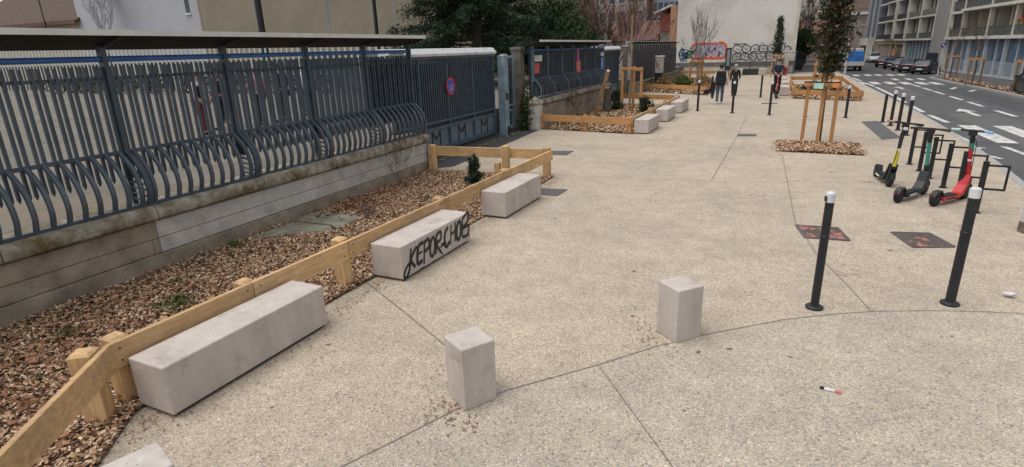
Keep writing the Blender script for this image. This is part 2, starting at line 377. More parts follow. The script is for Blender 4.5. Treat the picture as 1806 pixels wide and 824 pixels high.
for pts, w in (([(-4.24, 4.99), (-3.4, 4.5), (-2.30, 3.84)], .010), ([(-1.12, 4.16), (-.74, 3.66), (-.2, 2.95), (.6, 1.9)], .009), ([(.30, 15.4), (.42, 14.87), (.53, 9.54), (.55, 8.98)], .009), ([(.66, 8.36), (.75, 7.71), (1.02, 6.67), (1.14, 6.11)], .007),
               ([(-3.95, 11.3), (-1.2, 11.6), (.5, 11.9)], .010), ([(.5, 12.0), (3.0, 12.6), (4.2, 12.9)], .010), ([(-3.7, 17.4), (-.6, 18.4), (2.6, 18.2)], .010), ([(-.7, 23.3), (-.75, 18.4), (-.9, 11.7)], .010), ([(-3.2, 25.9), (4.8, 24.6)], .012)):
    strip('pavement_joint', pts, w, .010, 'joint')
# carriageway 10 cm below the plaza
road = KERB[::-1]
sheet('road', [(4.0, 6), (70, 6), (70, 160), (-25, 160), (-25, 57.5), (4.6, 57.5)], -.10, 'asphalt')
b = MB()
for i in range(len(KERB)-1):
    p, q = Vector((*KERB[i], 0)), Vector((*KERB[i+1], 0)); d = (q-p).normalized(); n = Vector((d.y, -d.x, 0)); L = (q-p).length; k = max(1, int(L))
    for j in range(k):
        a = p+d*(L*j/k+.004); c = p+d*(L*(j+1)/k-.004)
        b.bar(a+n*.07+Vector((0, 0, -.09)), c+n*.07+Vector((0, 0, -.09)), .14, .20)
tag(b.build('kerb', 'kerb', bevel=.012), kind='structure')
RK = [(10.3, 8), (10.35, 30), (10.3, 35), (10.25, 38), (10.05, 42), (9.95, 48), (10.6, 49.5), (11.6, 50.5), (12.0, 56), (11.6, 75), (11.2, 92)]
sheet('pavement', RK+[(40, 92), (40, 8)], 0.0, 'asphalt')
b = MB()
for i in range(len(RK)-1):
    p, q = Vector((*RK[i], -.10)), Vector((*RK[i+1], -.10)); d = (q-p).normalized()
    b.bar(p-Vector((d.y, -d.x, 0))*.06, q-Vector((d.y, -d.x, 0))*.06, .14, .21)
tag(b.build('kerb', 'kerb', bevel=.012), kind='structure')
# painted markings
def paint(polys, z=-.096):
    b = MB()
    for p in polys: b.add([(x, y, z) for x, y in p], [tuple(range(len(p)))])
    return tag(b.build('road_marking', 'paint'), kind='structure')
def dash(x0, y0, x1, y1, w):
    d = Vector((x1-x0, y1-y0, 0)).normalized(); n = Vector((-d.y, d.x, 0))*w/2
    return [(x0-n.x, y0-n.y), (x1-n.x, y1-n.y), (x1+n.x, y1+n.y), (x0+n.x, y0+n.y)]
zeb = []
for x in (4.88, 5.82, 6.72, 7.65, 8.55, 9.45): zeb.append(dash(x, 18.7, x-.02, 22.35, .48 if x > 5 else .40))
paint(zeb)
paint([dash(5.45, 23.0, 5.38, 25.2, .18), dash(5.38, 26.2, 5.43, 28.6, .18), dash(5.47, 30.1, 5.55, 32.6, .18), dash(5.60, 33.0, 5.66, 40, .17), dash(5.66, 40.5, 5.6, 44, .17), dash(5.58, 46, 5.5, 50, .18), dash(5.45, 51, 5.3, 56, .18), dash(5.55, 18.1, 5.75, 15.8, .14)])
paint([dash(7.84, y, 7.82, y+2.0, .17) for y in (19.2, 22.0, 25.05, 28.6, 31.5, 34.6, 37.2, 40)])
paint([dash(x, 42.2+.18*(7.5-x), x, 44.6+.18*(7.5-x), .45) for x in (5.3, 6.1, 6.9, 7.7, 8.5, 9.2)]+[dash(x, 52.4, x, 54.4, .45) for x in (6.1, 6.9, 7.6, 8.4, 9.1)])
paint([dash(x, 46.5, x, 48.5, .3) for x in (7.8, 8.6, 9.3)]+[dash(8.9, 38.2, 9.4, 39.4, .2), dash(9.3, 36.5, 9.75, 37.4, .2)])
def arrow(x, y, s):
    return [[(x-.09*s, y), (x+.09*s, y), (x+.09*s, y+1.5*s), (x-.09*s, y+1.5*s)], [(x-.33*s, y+1.5*s), (x+.33*s, y+1.5*s), (x, y+2.5*s)]]
paint(arrow(6.82, 25.1, 1.)+arrow(6.75, 38.2, .8))
for i, pl in enumerate(([(5.9, 13), (7.4, 13), (7.5, 26), (6.0, 26)], [(8.3, 22), (9.6, 21.5), (9.7, 39), (8.5, 39)], [(5.9, 33.5), (7.0, 33.6), (7.0, 41), (5.95, 41)], [(6.2, 56), (8.4, 56), (8.4, 62), (6.2, 62)])):
    b = MB(); b.add([(x, y, -.0985) for x, y in pl], [(0, 1, 2, 3)]); tag(b.build('road_patch', mat('asphalt_patch', (.05, .05, .053), (.075, .075, .078), 50, .9, .3) if i % 2 else mat('asphalt_patch_pale', (.085, .084, .083), (.125, .122, .12), 50, .9, .3)), kind='structure')
# cycle symbol and broken give-way strokes near the bollards
cy = [dash(4.42, 26.0, 4.66, 25.9, .22), dash(4.76, 25.7, 5.02, 25.6, .22), dash(4.66, 24.6, 4.92, 24.3, .2), dash(4.45, 17.9, 5.1, 17.75, .13), dash(4.95, 17.7, 4.62, 16.9, .12), dash(4.6, 17.2, 5.0, 16.2, .12)]
for k in range(10):
    a, c = 2*PI*k/10, 2*PI*(k+1)/10
    for oy in (27.5, 28.6): cy.append(dash(5.0+.2*math.cos(a), oy+.35*math.sin(a), 5.0+.2*math.cos(c), oy+.35*math.sin(c), .07))
paint(cy)

# schoolyard, raised behind the low wall
b = MB(); b.box(-90, -8.15, -12, 60, -.25, .80)
for a, c in ((-12, 10.98), (18.4, 27.5), (33, 60)): b.box(-8.152, -7.45, a, c, -.25, .80)
yd = tag(b.build('yard_ground', 'yard'), kind='structure')
# cut the yard back at the gate recess: the gate stands in front of it
strip('yard_path_edge', [(-7.62, -6), (-7.62, 11)], .34, .806, 'yardedge')
sheet('driveway', [(-6.75, 11.57), (-7.05, 17.95), (-8.14, 17.95), (-8.14, 11.0), (-7.1, 11.2)], .006, 'asphalt_dark')

def inside(p, poly):
    x, y = p; c = False
    for i in range(len(poly)):
        (x1, y1), (x2, y2) = poly[i], poly[i-1]
        if (y1 > y) != (y2 > y) and x < (x2-x1)*(y-y1)/(y2-y1)+x1: c = not c
    return c
def bed(poly, n, size, seed, label, ymin=-99, zb=.012, avoid=()):
    r = random.Random(seed)
    sheet('soil', poly, zb, 'soil')
    xs = [p[0] for p in poly]; ys = [p[1] for p in poly]
    b = MB(); k = 0
    while k < n:
        p = (r.uniform(min(xs), max(xs)), r.uniform(max(min(ys), ymin), max(ys)))
        if not inside(p, poly) or any(inside(p, a) for a in avoid): continue
        z = zb+.012+.030*r.random()+.012*math.sin(p[0]*5.1)*math.sin(p[1]*4.3)
        L = size*r.uniform(.6, 1.7); W = L*r.uniform(.3, .7); a = r.uniform(0, 2*PI); t = r.gauss(0, .38); u = r.gauss(0, .38)
        dx, dy = math.cos(a), math.sin(a); d = Vector((dx, dy, t))*L/2; e = Vector((-dy, dx, u))*W/2; c = Vector((*p, z))
        b.add([c-d-e*.7, c+d*r.uniform(.6, 1)-e, c+d+e*r.uniform(.4, 1), c-d*r.uniform(.7, 1)+e], [(0, 1, 2, 3)]); k += 1
    return tag(b.build('bark_mulch', 'chip'), label, None, None, 'stuff')
SLAB = [(-6.92, 5.72), (-6.95, 7.2), (-6.05, 7.14), (-5.95, 6.43)]
BED1 = [(-7.06, -1.5), (-1.55, -1.5), (-4.28, 2.2), (-4.22, 4.8), (-4.13, 7), (-4.04, 11.12), (-7.06, 10.98)]
bed(BED1, 85000, .028, 1, 'brown bark mulch between the low wall and the timber rail', .2, avoid=[SLAB])
BED2 = [(-7.08, 18.2), (-3.80, 17.66), (-3.62, 25.7), (-3.58, 26.3), (-7.08, 27.4)]
bed(BED2, 15000, .065, 2, 'brown bark mulch around the three-legged stakes by the second wall')
BED3 = [(-7.2, 35.2), (-3.1, 32.5), (-2.95, 50), (-7.2, 50)]
bed(BED3, 7000, .10, 3, 'bark mulch in the far planter before the white building')
PIT = [(.29, 17.17), (.29, 15.49), (2.16, 15.32), (2.25, 16.94)]
bed(PIT, 7500, .05, 4, 'brown bark mulch filling the square tree pit in the plaza')
BED4 = [(1.0, 30.7), (3.7, 29.5), (4.0, 40.9), (1.12, 40.9)]
bed(BED4, 3500, .09, 5, 'bark mulch inside the railed planter beside the road')
bed([(10.45, 31), (11.0, 31), (10.8, 47.5), (10.3, 47.5)], 2500, .10, 6, 'ochre bark mulch in the strip along the far kerb', zb=.006)
# curled dead leaves lying in drifts
b = MB(); r = random.Random(11)
for (cx, cy_, sx, sy, n) in ((-6.1, 2.6, .35, .5, 170), (-5.3, 2.0, .4, .5, 200), (-4.6, 1.6, .3, .4, 120), (-6.3, 3.6, .3, .4, 120), (-5.7, 4.0, .3, .3, 70), (-6.75, 8.2, .15, .8, 330), (-6.4, 7.7, .3, .4, 110), (-5.2, 6.5, .8, 1.6, 70), (-5.4, 9.4, .8, .8, 90), (-5.0, 3.0, .5, .6, 100)):
    for _ in range(n):
        x, y = r.gauss(cx, sx), r.gauss(cy_, sy)
        if inside((x, y), BED1): (r.random() < .62) and b.leaf((x, y, .05+.04*r.random()), r.uniform(.05, .10), r.uniform(.035, .065), r, .6)
tag(b.build('dead_leaves', 'leaf_dead'), 'red-brown dead leaves drifted on the mulch along the wall', None, None, 'stuff')
b = MB()
for (cx, cy_, s, n) in ((-2.0, 3.1, .14, 50), (-.80, 4.78, .13, 40), (-1.74, 3.02, .05, 14), (-4.1, 2.25, .15, 60), (-3.72, 1.6, .08, 20), (-3.85, 3.6, .2, 25), (-3.8, 6.6, .2, 20), (-2.25, 3.5, .12, 25), (-1.05, 5.1, .1, 18)):
    for _ in range(n):
        x, y = r.gauss(cx, s), r.gauss(cy_, s); b.leaf((x, y, .012+.008*r.random()), r.uniform(.015, .04), r.uniform(.01, .02), r, .9)
for _ in range(700):
    y = r.uniform(1.2, 11); x = -4.16+.018*y+abs(r.gauss(0, .13)); b.leaf((x, y, .012), r.uniform(.015, .04), r.uniform(.008, .018), r, .9)
for _ in range(160):
    a = r.uniform(0, 4); e = r.choice((0, 1, 2, 3)); u = r.random(); o_ = r.gauss(.06, .05)
    x, y = (.29+1.9*u, 15.45-o_) if e < 2 else ((.27-o_, 15.5+1.6*u) if e == 2 else (2.2+o_, 15.4+1.5*u)); b.leaf((x, y, .012), r.uniform(.03, .06), r.uniform(.015, .03), r, .9)
for _ in range(260):
    x, y = r.uniform(-4, 4), r.uniform(2.5, 16); b.leaf((x, y, .010), r.uniform(.008, .028), r.uniform(.006, .014), r, .95)
tag(b.build('litter_crumbs', 'leaf_dead'), 'crumbs of dead leaf caught around the stone blocks and on the paving', None, None, 'stuff')

# iron covers, plates
def cover(poly, m, label, cat='cover', z0=.002, frame=True, patches=()):
    cx = sum(p[0] for p in poly)/len(poly); cy_ = sum(p[1] for p in poly)/len(poly)
    t = thing('manhole_cover' if cat == 'cover' else 'ground_plate', label, cat, (cx, cy_, 0))
    b = MB(); b.prism([(x-cx, y-cy_) for x, y in poly], z0, .012); b.build('lid', m, t)
    if frame:
        b = MB()
        for i in range(len(poly)):
            p = poly[i]; q = poly[(i+1) % len(poly)]; b.bar((p[0]-cx, p[1]-cy_, .009), (q[0]-cx, q[1]-cy_, .009), .035, .014)
        b.build('rim', 'plate', t)
    if patches:
        b = MB()
        for (u, v, s, n) in patches:
            for _ in range(n):
                x = poly[0][0]+(poly[1][0]-poly[0][0])*u+(poly[3][0]-poly[0][0])*v-cx+r.gauss(0, s); y = poly[0][1]+(poly[1][1]-poly[0][1])*u+(poly[3][1]-poly[0][1])*v-cy_+r.gauss(0, s)
                if not inside((x+cx, y+cy_), poly): continue
                a = r.uniform(0, PI); R_ = r.uniform(.02, .06); b.add([(x+R_*math.cos(a+k)*r.uniform(.4, 1.2), y+R_*math.sin(a+k)*r.uniform(.4, 1.2), .0125+.0002*r.random()) for k in (0, 1.2, 2.5, 3.6, 5)], [(0, 1, 2, 3, 4)])
        tag(b.build('paint_stain', 'redspray', t), 'sprayed red paint')
    return t
cover([(.55, 8.97), (1.09, 9.01), (1.18, 8.45), (.65, 8.40)], 'manhole', 'square iron cover sprayed red behind the bollard with the pale sticker top', patches=((.1, .2, .06, 12), (.85, .5, .07, 18), (.5, .15, .06, 7), (.15, .8, .05, 6), (.8, .9, .06, 8)))
cover([(1.76, 9.02), (2.22, 9.12), (2.38, 8.59), (1.90, 8.41)], 'manhole', 'square iron cover with a red smear in its middle, in front of the scooters', patches=((.5, .4, .05, 8), (.3, .85, .05, 6), (.6, .9, .05, 4)))
cover([(-4.0, 9.60), (-3.96, 10.05), (-3.40, 10.13), (-3.42, 9.61)], 'plate', 'small dark plate in the paving at the end of the third bench', 'plate', frame=False)
cover([(-5.15, 13.62), (-5.18, 14.14), (-4.62, 14.27), (-4.62, 13.66)], 'plate', 'dark grey plate in the paving behind the timber corner post', 'plate', frame=False)
cover([(-.75, 17.85), (-.75, 18.28), (-.25, 18.38), (-.24, 17.95)], 'plate', 'narrow dark drain grate in the middle of the plaza', 'plate', frame=False)
cover([(-.3, 27.9), (-.3, 28.3), (.35, 28.3), (.35, 27.9)], 'plate', 'slim dark drain cover near the scooter rider', 'plate', frame=False)
cover([(2.9, 18.0), (2.86, 21.96), (3.36, 22.2), (3.40, 18.4)], 'tactile', 'long dark tactile mat in the paving before the crossing', 'mat', frame=False)
# faint red survey paint on the paving
b = MB()
for (x, y, s, n) in ((.98, 7.15, .07, 16), (-.0, 10.75, .08, 14), (2.55, 9.75, .13, 20), (2.0, 12.3, .1, 8)):
    for _ in range(n):
        px, py = r.gauss(x, s), r.gauss(y, s); R_ = r.uniform(.01, .03)
        b.add([(px+R_*math.cos(k)*r.uniform(.4, 1.3), py+R_*math.sin(k)*r.uniform(.4, 1.3), .0065+.001*r.random()) for k in (0, 1.2, 2.5, 3.6, 5)], [(0, 1, 2, 3, 4)])
tag(b.build('pavement_paint_mark', 'redfaint'), kind='structure')
# yellow dashes at the foot of the gate
b = MB()
for k in range(11): b.add([(-7.66+.02*math.sin(k), 12.0+k*.5, .011), (-7.52, 12.0+k*.5, .011), (-7.52, 12.3+k*.5, .011), (-7.36, 12.3+k*.5, .011)], [(0, 1, 2, 3)])
tag(b.build('yellow_line', mat('worn_yellow', (.26, .22, .06), (.42, .35, .10), 20, .8, dirt=(.10, .09, .07), dscale=8)), kind='structure')

# ------------------------------------------------------------------ benches and stone blocks
def slabmesh(x0, x1, y0, y1, z0, z1): return MB().box(x0, x1, y0, y1, z0, z1)
STRK = {'K': [[(.0, 1), (-.12, 0)], [(.42, .95), (.0, .48), (.30, -.02)]], 'E': [[(.42, .98), (.06, .86), (.0, .1), (.36, .12)], [(.04, .52), (.34, .56)]],
        'P': [[(.05, .95), (.0, -.12)], [(-.02, .9), (.34, 1.0), (.40, .62), (.04, .46)]], 'O': [[(.22, 1), (.04, .7), (.02, .2), (.20, .02), (.36, .3), (.36, .8), (.22, 1)]],
        'R': [[(.06, .98), (.0, 0)], [(.0, .95), (.36, 1.05), (.38, .66), (.05, .5), (.42, -.04)]], 'C': [[(.30, .98), (.06, .72), (.02, .2), (.20, .0), (.40, .22)]],
        'H': [[(.06, 1.0), (.0, -.02)], [(.40, 1.05), (.36, .02)], [(.02, .5), (.38, .58)]], 'B': [[(.04, .98), (.02, .02)], [(.0, .98), (.5, 1.2), (.46, .72), (.05, .5), (.56, .46), (.48, .0), (.02, .02)]],
        'A': [[(.0, 0), (.2, 1), (.4, 0)], [(.08, .42), (.33, .44)]]}
def smooth_pts(p, k=6):
    if len(p) < 3: return p
    out = []
    for i in range(len(p)-1):
        p0, p1, p2, p3 = p[max(i-1, 0)], p[i], p[i+1], p[min(i+2, len(p)-1)]
        for j in range(k):
            t = j/k
            out.append(tuple(.5*((2*b_)+(-a+c)*t+(2*a-5*b_+4*c-d)*t*t+(-a+3*b_-3*c+d)*t**3) for a, b_, c, d in zip(p0, p1, p2, p3)))
    return out+[p[-1]]
def bench(label, x, y, rz, L, w, h, group):
    """origin: near inner corner; length along +y, width along +x"""
    t = thing('concrete_bench', label, 'bench', (x, y, 0), rz, group)
    MB().box(0, w, 0, L, .028, h).build('seat_block', 'benchc', t, bevel=.014, seg=3)
    MB().box(.035, w-.03, .05, L-.05, .0, .030).build('foot', 'gap', t)  # inset foot, coloured near-black to draw the shadow gap
    return t
G1 = 'concrete benches along the timber rail'
bench('long concrete bench nearest the camera, against the angled end of the timber rail', -4.325, 2.27, -.028, 1.66, .415, .44, G1)
bt = bench('concrete bench with black graffiti letters on its front', -4.237, 5.15, -.0285, 1.62, .45, .441, G1)
bench('unmarked concrete bench at the far corner post of the rail', -4.165, 7.95, -.035, 1.46, .45, .44, G1)
b = MB(); X = .4525
def put(letters, u, v, hgt, wid, gap, sl):
    for ch in letters:
        for st in STRK[ch]:
            pts = smooth_pts([(a*wid, c*hgt) for a, c in st])
            b.ribbon([(X, u+a+sl*c, v+c*1.0+(u-.1)*0) for a, c in pts], .052*(.85+.3*R.random()), (1, 0, 0))
        u += gap
    return u
put('KEPOR', .17, .105, .26, .30, .138, .11)
put('CHOB', .93, .125, .265, .32, .155, .10)
for st in ([(.17, .20), (.10, .17), (.03, .10), (.03, .04), (.10, .06), (.17, .19)], [(.15, .12), (.08, .055)], [(.86, .20), (.96, .19), (.93, .235)], [(.83, .17), (.99, .18)], [(1.57, .14), (1.59, .09)], [(.80, .16), (.88, .05)]):
    b.ribbon([(X+.0006, a, c) for a, c in smooth_pts(st)], .036, (1, 0, 0))
for c in ((.35, .040, .10), (.62, .036, .06)): b.ribbon([(X, c[0], c[1]), (X, c[0]+c[2], c[1]+.004)], .012, (1, 0, 0))
b.build('graffiti_tag', 'spray', bt)
G2 = 'short concrete benches by the second planter'
bench('concrete bench nearest on the second planter, touching its front corner post', -3.775, 17.75, -.02, 1.66, .45, .44, G2)
bench('middle concrete bench of the three beside the second planter', -3.695, 20.85, -.02, 1.6, .45, .44, G2)
bench('far concrete bench of the second planter with a white paper bag behind it', -3.605, 23.65, -.02, 1.75, .45, .44, G2)
G3 = 'concrete benches left of the roadside planter'
for yy, lb in ((32.2, 'concrete bench nearest of three left of the roadside planter'), (36.2, 'middle bench of three left of the roadside planter'), (40.2, 'last pale bench left of the roadside planter, before the hydrant')):
    bench(lb, .42, yy, 0, 1.6, .45, .44, G3)
def block(label, x, y, th):
    t = thing('stone_block', label, 'block', (x, y, 0), -th, 'square stone blocks along the curved joint')
    a = .288
    b = MB(); b.box(0, a, 0, a, 0, .523); b.build('shaft', 'benchc', t, bevel=.012, seg=3)
    return t
block('square stone block with a chipped edge standing on the curved joint by its start', -2.1187, 3.3132, .568)
block('square stone block farther along the curved joint, nearer the black bollards', -.7761, 4.9638, .7424)
block('square stone block cut off by the bottom of the photo beside the angled rail', -3.125, 1.355, .33)

# ------------------------------------------------------------------ timber rails
def rail(t, p, q, z, h=.215, th=.045, side=1, mm=None):
    """board from p to q; z = top; side offsets the board outward"""
    P, Q = Vector((p[0], p[1], z-h/2)), Vector((q[0], q[1], z-h/2)); d = (Q-P).normalized()
    mm = mm or ('ty' if abs(d.y) > abs(d.x) else 'tx')
    b = MB(); b.bar(P, Q, th, h); o = b.build('rail', mm, t, world=True, bevel=.006)
    bb = MB(); n = Vector((d.y, -d.x, 0))*side
    for e in (P+d*.07, Q-d*.07):
        for dz in (-.05, .05):
            c = e+n*(th/2); bb.cbox((c.x, c.y, c.z+dz), (.012, .012, .012))
    s = bb.build('screw', 'steel_d', o); 
    for v in s.data.vertices: v.co -= Vector(t.location)
    return o
def tpost(t, x, y, h, s=.13, rz=0, mm='tz', z0=0):
    b = MB(); m = Matrix.Translation((x, y, 0)) @ Matrix.Rotation(rz, 4, 'Z')
    b.box(-s/2, s/2, -s/2, s/2, z0, h-.02, m); k = s*.36
    # chamfered top
    o = len(b.v); vs = [m @ Vector((i*s/2, j*s/2, h-.02)) for i, j in ((-1, -1), (1, -1), (1, 1), (-1, 1))]+[m @ Vector((i*k, j*k, h)) for i, j in ((-1, -1), (1, -1), (1, 1), (-1, 1))]
    b.add(vs, [(4, 5, 6, 7), (0, 1, 5, 4), (1, 2, 6, 5), (2, 3, 7, 6), (3, 0, 4, 7)])
    return b.build('post', mm, t, world=True, bevel=.004)
t = thing('timber_fence', 'low pale timber rail on square posts edging the near mulch bed behind the benches', 'timber rail', (-4.2, 6, 0))
PL = [(-4.385, 2.19), (-4.335, 3.51), (-4.275, 4.81), (-4.205, 6.93), (-4.15, 9.2), (-4.09, 11.2)]
for i in range(5): rail(t, (PL[i][0]-.02, PL[i][1]+.004), (PL[i+1][0]-.02, PL[i+1][1]-.004), .57, side=1)
rail(t, (-4.405, 2.20), (-2.55, -.45), .57, h=.225, mm='ty')
for x, y, h in ((-4.50, 2.31, .585), (-4.47, 3.52, .575), (-4.40, 4.82, .60), (-4.32, 6.90, .585), (-4.26, 9.1, .57), (-4.19, 11.10, .64)): tpost(t, x, y, h, .14, .03)
tpost(t, -4.425, 2.04, .60, .15, -.96)
rail(t, (-6.98, 11.05), (-5.15, 11.17), .57, side=-1); rail(t, (-5.15, 11.19), (-4.16, 11.27), .57, side=-1)
tpost(t, -6.93, 10.96, .62, .14); tpost(t, -5.13, 11.06, .65, .14); tpost(t, -5.27, 10.93, .30, .12)
t = thing('timber_fence', 'low timber rail around the second mulch bed, with the log leaning inside', 'timber rail', (-5, 22, 0))
rail(t, (-7.1, 18.18), (-5.45, 17.93), .50, side=-1, mm='ox'); rail(t, (-5.44, 17.92), (-3.86, 17.70), .50, side=-1, mm='ox')
for i, (a, c) in enumerate((((-3.84, 17.72), (-3.77, 20.6)), ((-3.77, 20.62), (-3.70, 23.4)), ((-3.70, 23.42), (-3.62, 26.2)))): rail(t, a, c, .50)
rail(t, (-3.62, 26.24), (-5.3, 26.8), .50, mm='ox'); rail(t, (-5.31, 26.8), (-7.05, 27.35), .50, mm='ox')
for x, y in ((-7.05, 18.28), (-5.45, 18.03), (-3.93, 17.80), (-3.85, 20.6), (-3.78, 23.4), (-3.72, 26.15), (-5.3, 26.7), (-7.0, 27.25)): tpost(t, x, y, .53, .13, 0, 'oz')
t = thing('timber_fence', 'low timber rail across the front of the far planter by the meter cabinet', 'timber rail', (-5, 34, 0))
rail(t, (-7.1, 35.1), (-5.1, 33.75), .48, side=-1, mm='ox'); rail(t, (-5.08, 33.73), (-3.14, 32.4), .48, side=-1, mm='ox')
rail(t, (-3.1, 32.4), (-3.02, 37), .48, mm='oy'); rail(t, (-3.02, 37.02), (-2.98, 43), .48, mm='oy'); rail(t, (-2.98, 43.02), (-2.95, 49.5), .48, mm='oy')
rail(t, (-2.98, 49.6), (-7, 50.6), .55, mm='ox')
for x, y in ((-7.05, 35.2), (-5.1, 33.86), (-3.2, 32.52), (-3.1, 37), (-3.05, 43), (-3.02, 49.4), (-5, 50.0)): tpost(t, x, y, .5, .13, 0, 'oz')
t = thing('timber_fence', 'low timber rail boxed around the roadside planter behind the staked tree', 'timber rail', (2.4, 34, 0))
rail(t, (.97, 30.66), (2.45, 30.0), .42, side=-1, mm='ox'); rail(t, (2.46, 29.99), (3.72, 29.42), .42, side=-1, mm='ox')
rail(t, (.97, 30.7), (1.0, 35.8), .50, mm='oy'); rail(t, (1.0, 35.82), (1.08, 40.9), .50, mm='oy'); rail(t, (1.08, 41), (4.0, 41), .50, mm='ox')
rail(t, (3.75, 29.5), (4.0, 41), .42, mm='oy')
for x, y, h in ((1.04, 30.76, .56), (2.45, 30.12, .44), (3.66, 29.56, .48), (1.06, 35.8, .52), (1.14, 40.9, .56), (3.9, 40.9, .5)): tpost(t, x, y, h, .13, 0, 'oz')
t = thing('stone_slab', 'mossy grey slab lying in the mulch against the wall', 'slab', (-6.5, 6.5, 0))
b = MB(); b.prism([(-6.95, 5.70), (-5.99, 6.45), (-6.2, 6.62), (-6.98, 6.6)], .0, .040); b.build('slab_half', 'slab', t, world=True, bevel=.01)
b = MB(); b.prism([(-6.98, 6.63), (-6.19, 6.65), (-5.93, 6.5), (-6.03, 7.2), (-6.97, 7.24)], .0, .052); b.build('slab_half', 'slab', t, world=True, bevel=.01)
# ------------------------------------------------------------------ low wall and school fence
def copingstone(t, y0, y1, X, zb, zt, m='coping', dx=0, nm='coping_stone'):
    """rounded coping, front lip at X, back 0.5 m behind"""
    pr = [(X-.50, zb), (X+.0, zb), (X+.035, zb+.03), (X+.042, zb+.08), (X+.02, zt-.04), (X-.03, zt-.005), (X-.12, zt), (X-.50, zt)]
    b = MB(); b.prism(pr, y0+.006, y1-.006, lambda x, y, z: (x+dx, z, y)); return b.build(nm, m, t, world=True, smooth=40)
def lowwall(name, label, y0, y1, X, zt, breaks, clean_from=None, cuts=(.0, .215, .40, .60), lens=2.6):
    t = thing(name, label, 'wall', (X, (y0+y1)/2, 0))
    b = MB(); b.box(X-.46, X-.03, y0, y1, 0, cuts[-1]); b.build('core', 'wall_old', t, world=True)
    for i in range(len(cuts)-1):
        z0, z1 = cuts[i], cuts[i+1]; ys = [y0]; off = lens*(.5 if i % 2 else 0)
        k = y0+lens-off*.5
        if clean_from and i: ys.append(clean_from)
        while k < y1-.3: ys.append(k); k += lens*1.7
        ys = sorted(set(ys+[y1]))
        for a, c in zip(ys, ys[1:]):
            if c-a < .05: continue
            m = 'wall_clean' if clean_from and i and a >= clean_from-.01 else 'wall_old'
            pr = (.035 if i == 0 else .0)+R.uniform(-.003, .003)
            b = MB(); b.box(X-.2, X+pr, a+.002, c-.002, z0+.004 if i else -.02, z1-.004); b.build('stone_course', m, t, world=True, bevel=.008)
    for a, c in zip(breaks, breaks[1:]): copingstone(t, a, c, X+.06+R.uniform(-.006, .006), cuts[-1]+.02+R.uniform(-.006, .006), zt+R.uniform(-.008, .008))
    return t
WX = -7.08
lowwall('low_wall', 'low weathered stone wall with mossy coping carrying the near school fence', -2, 10.98, WX, .86, [-2, .0, 1.1, 2.78, 4.46, 6.2, 7.85, 9.4, 10.99], 4.46, (.0, .22, .42, .65))
HO = smooth_pts([(0, 1.0), (.11, .86), (.205, .68), (.262, .46), (.272, .22), (.228, 0.)], 4)  # bulge profile: bellies out, then tucks back to the bottom rail
ztop0 = HO[0][1]; zbot0 = HO[-1][1]
def hp(X, z0, z1): # scaled to run from (X, z1) to bottom z0
    return [(X+dx-HO[0][0], z0+(z-zbot0)/(ztop0-zbot0)*(z1-z0)) for dx, z in HO]
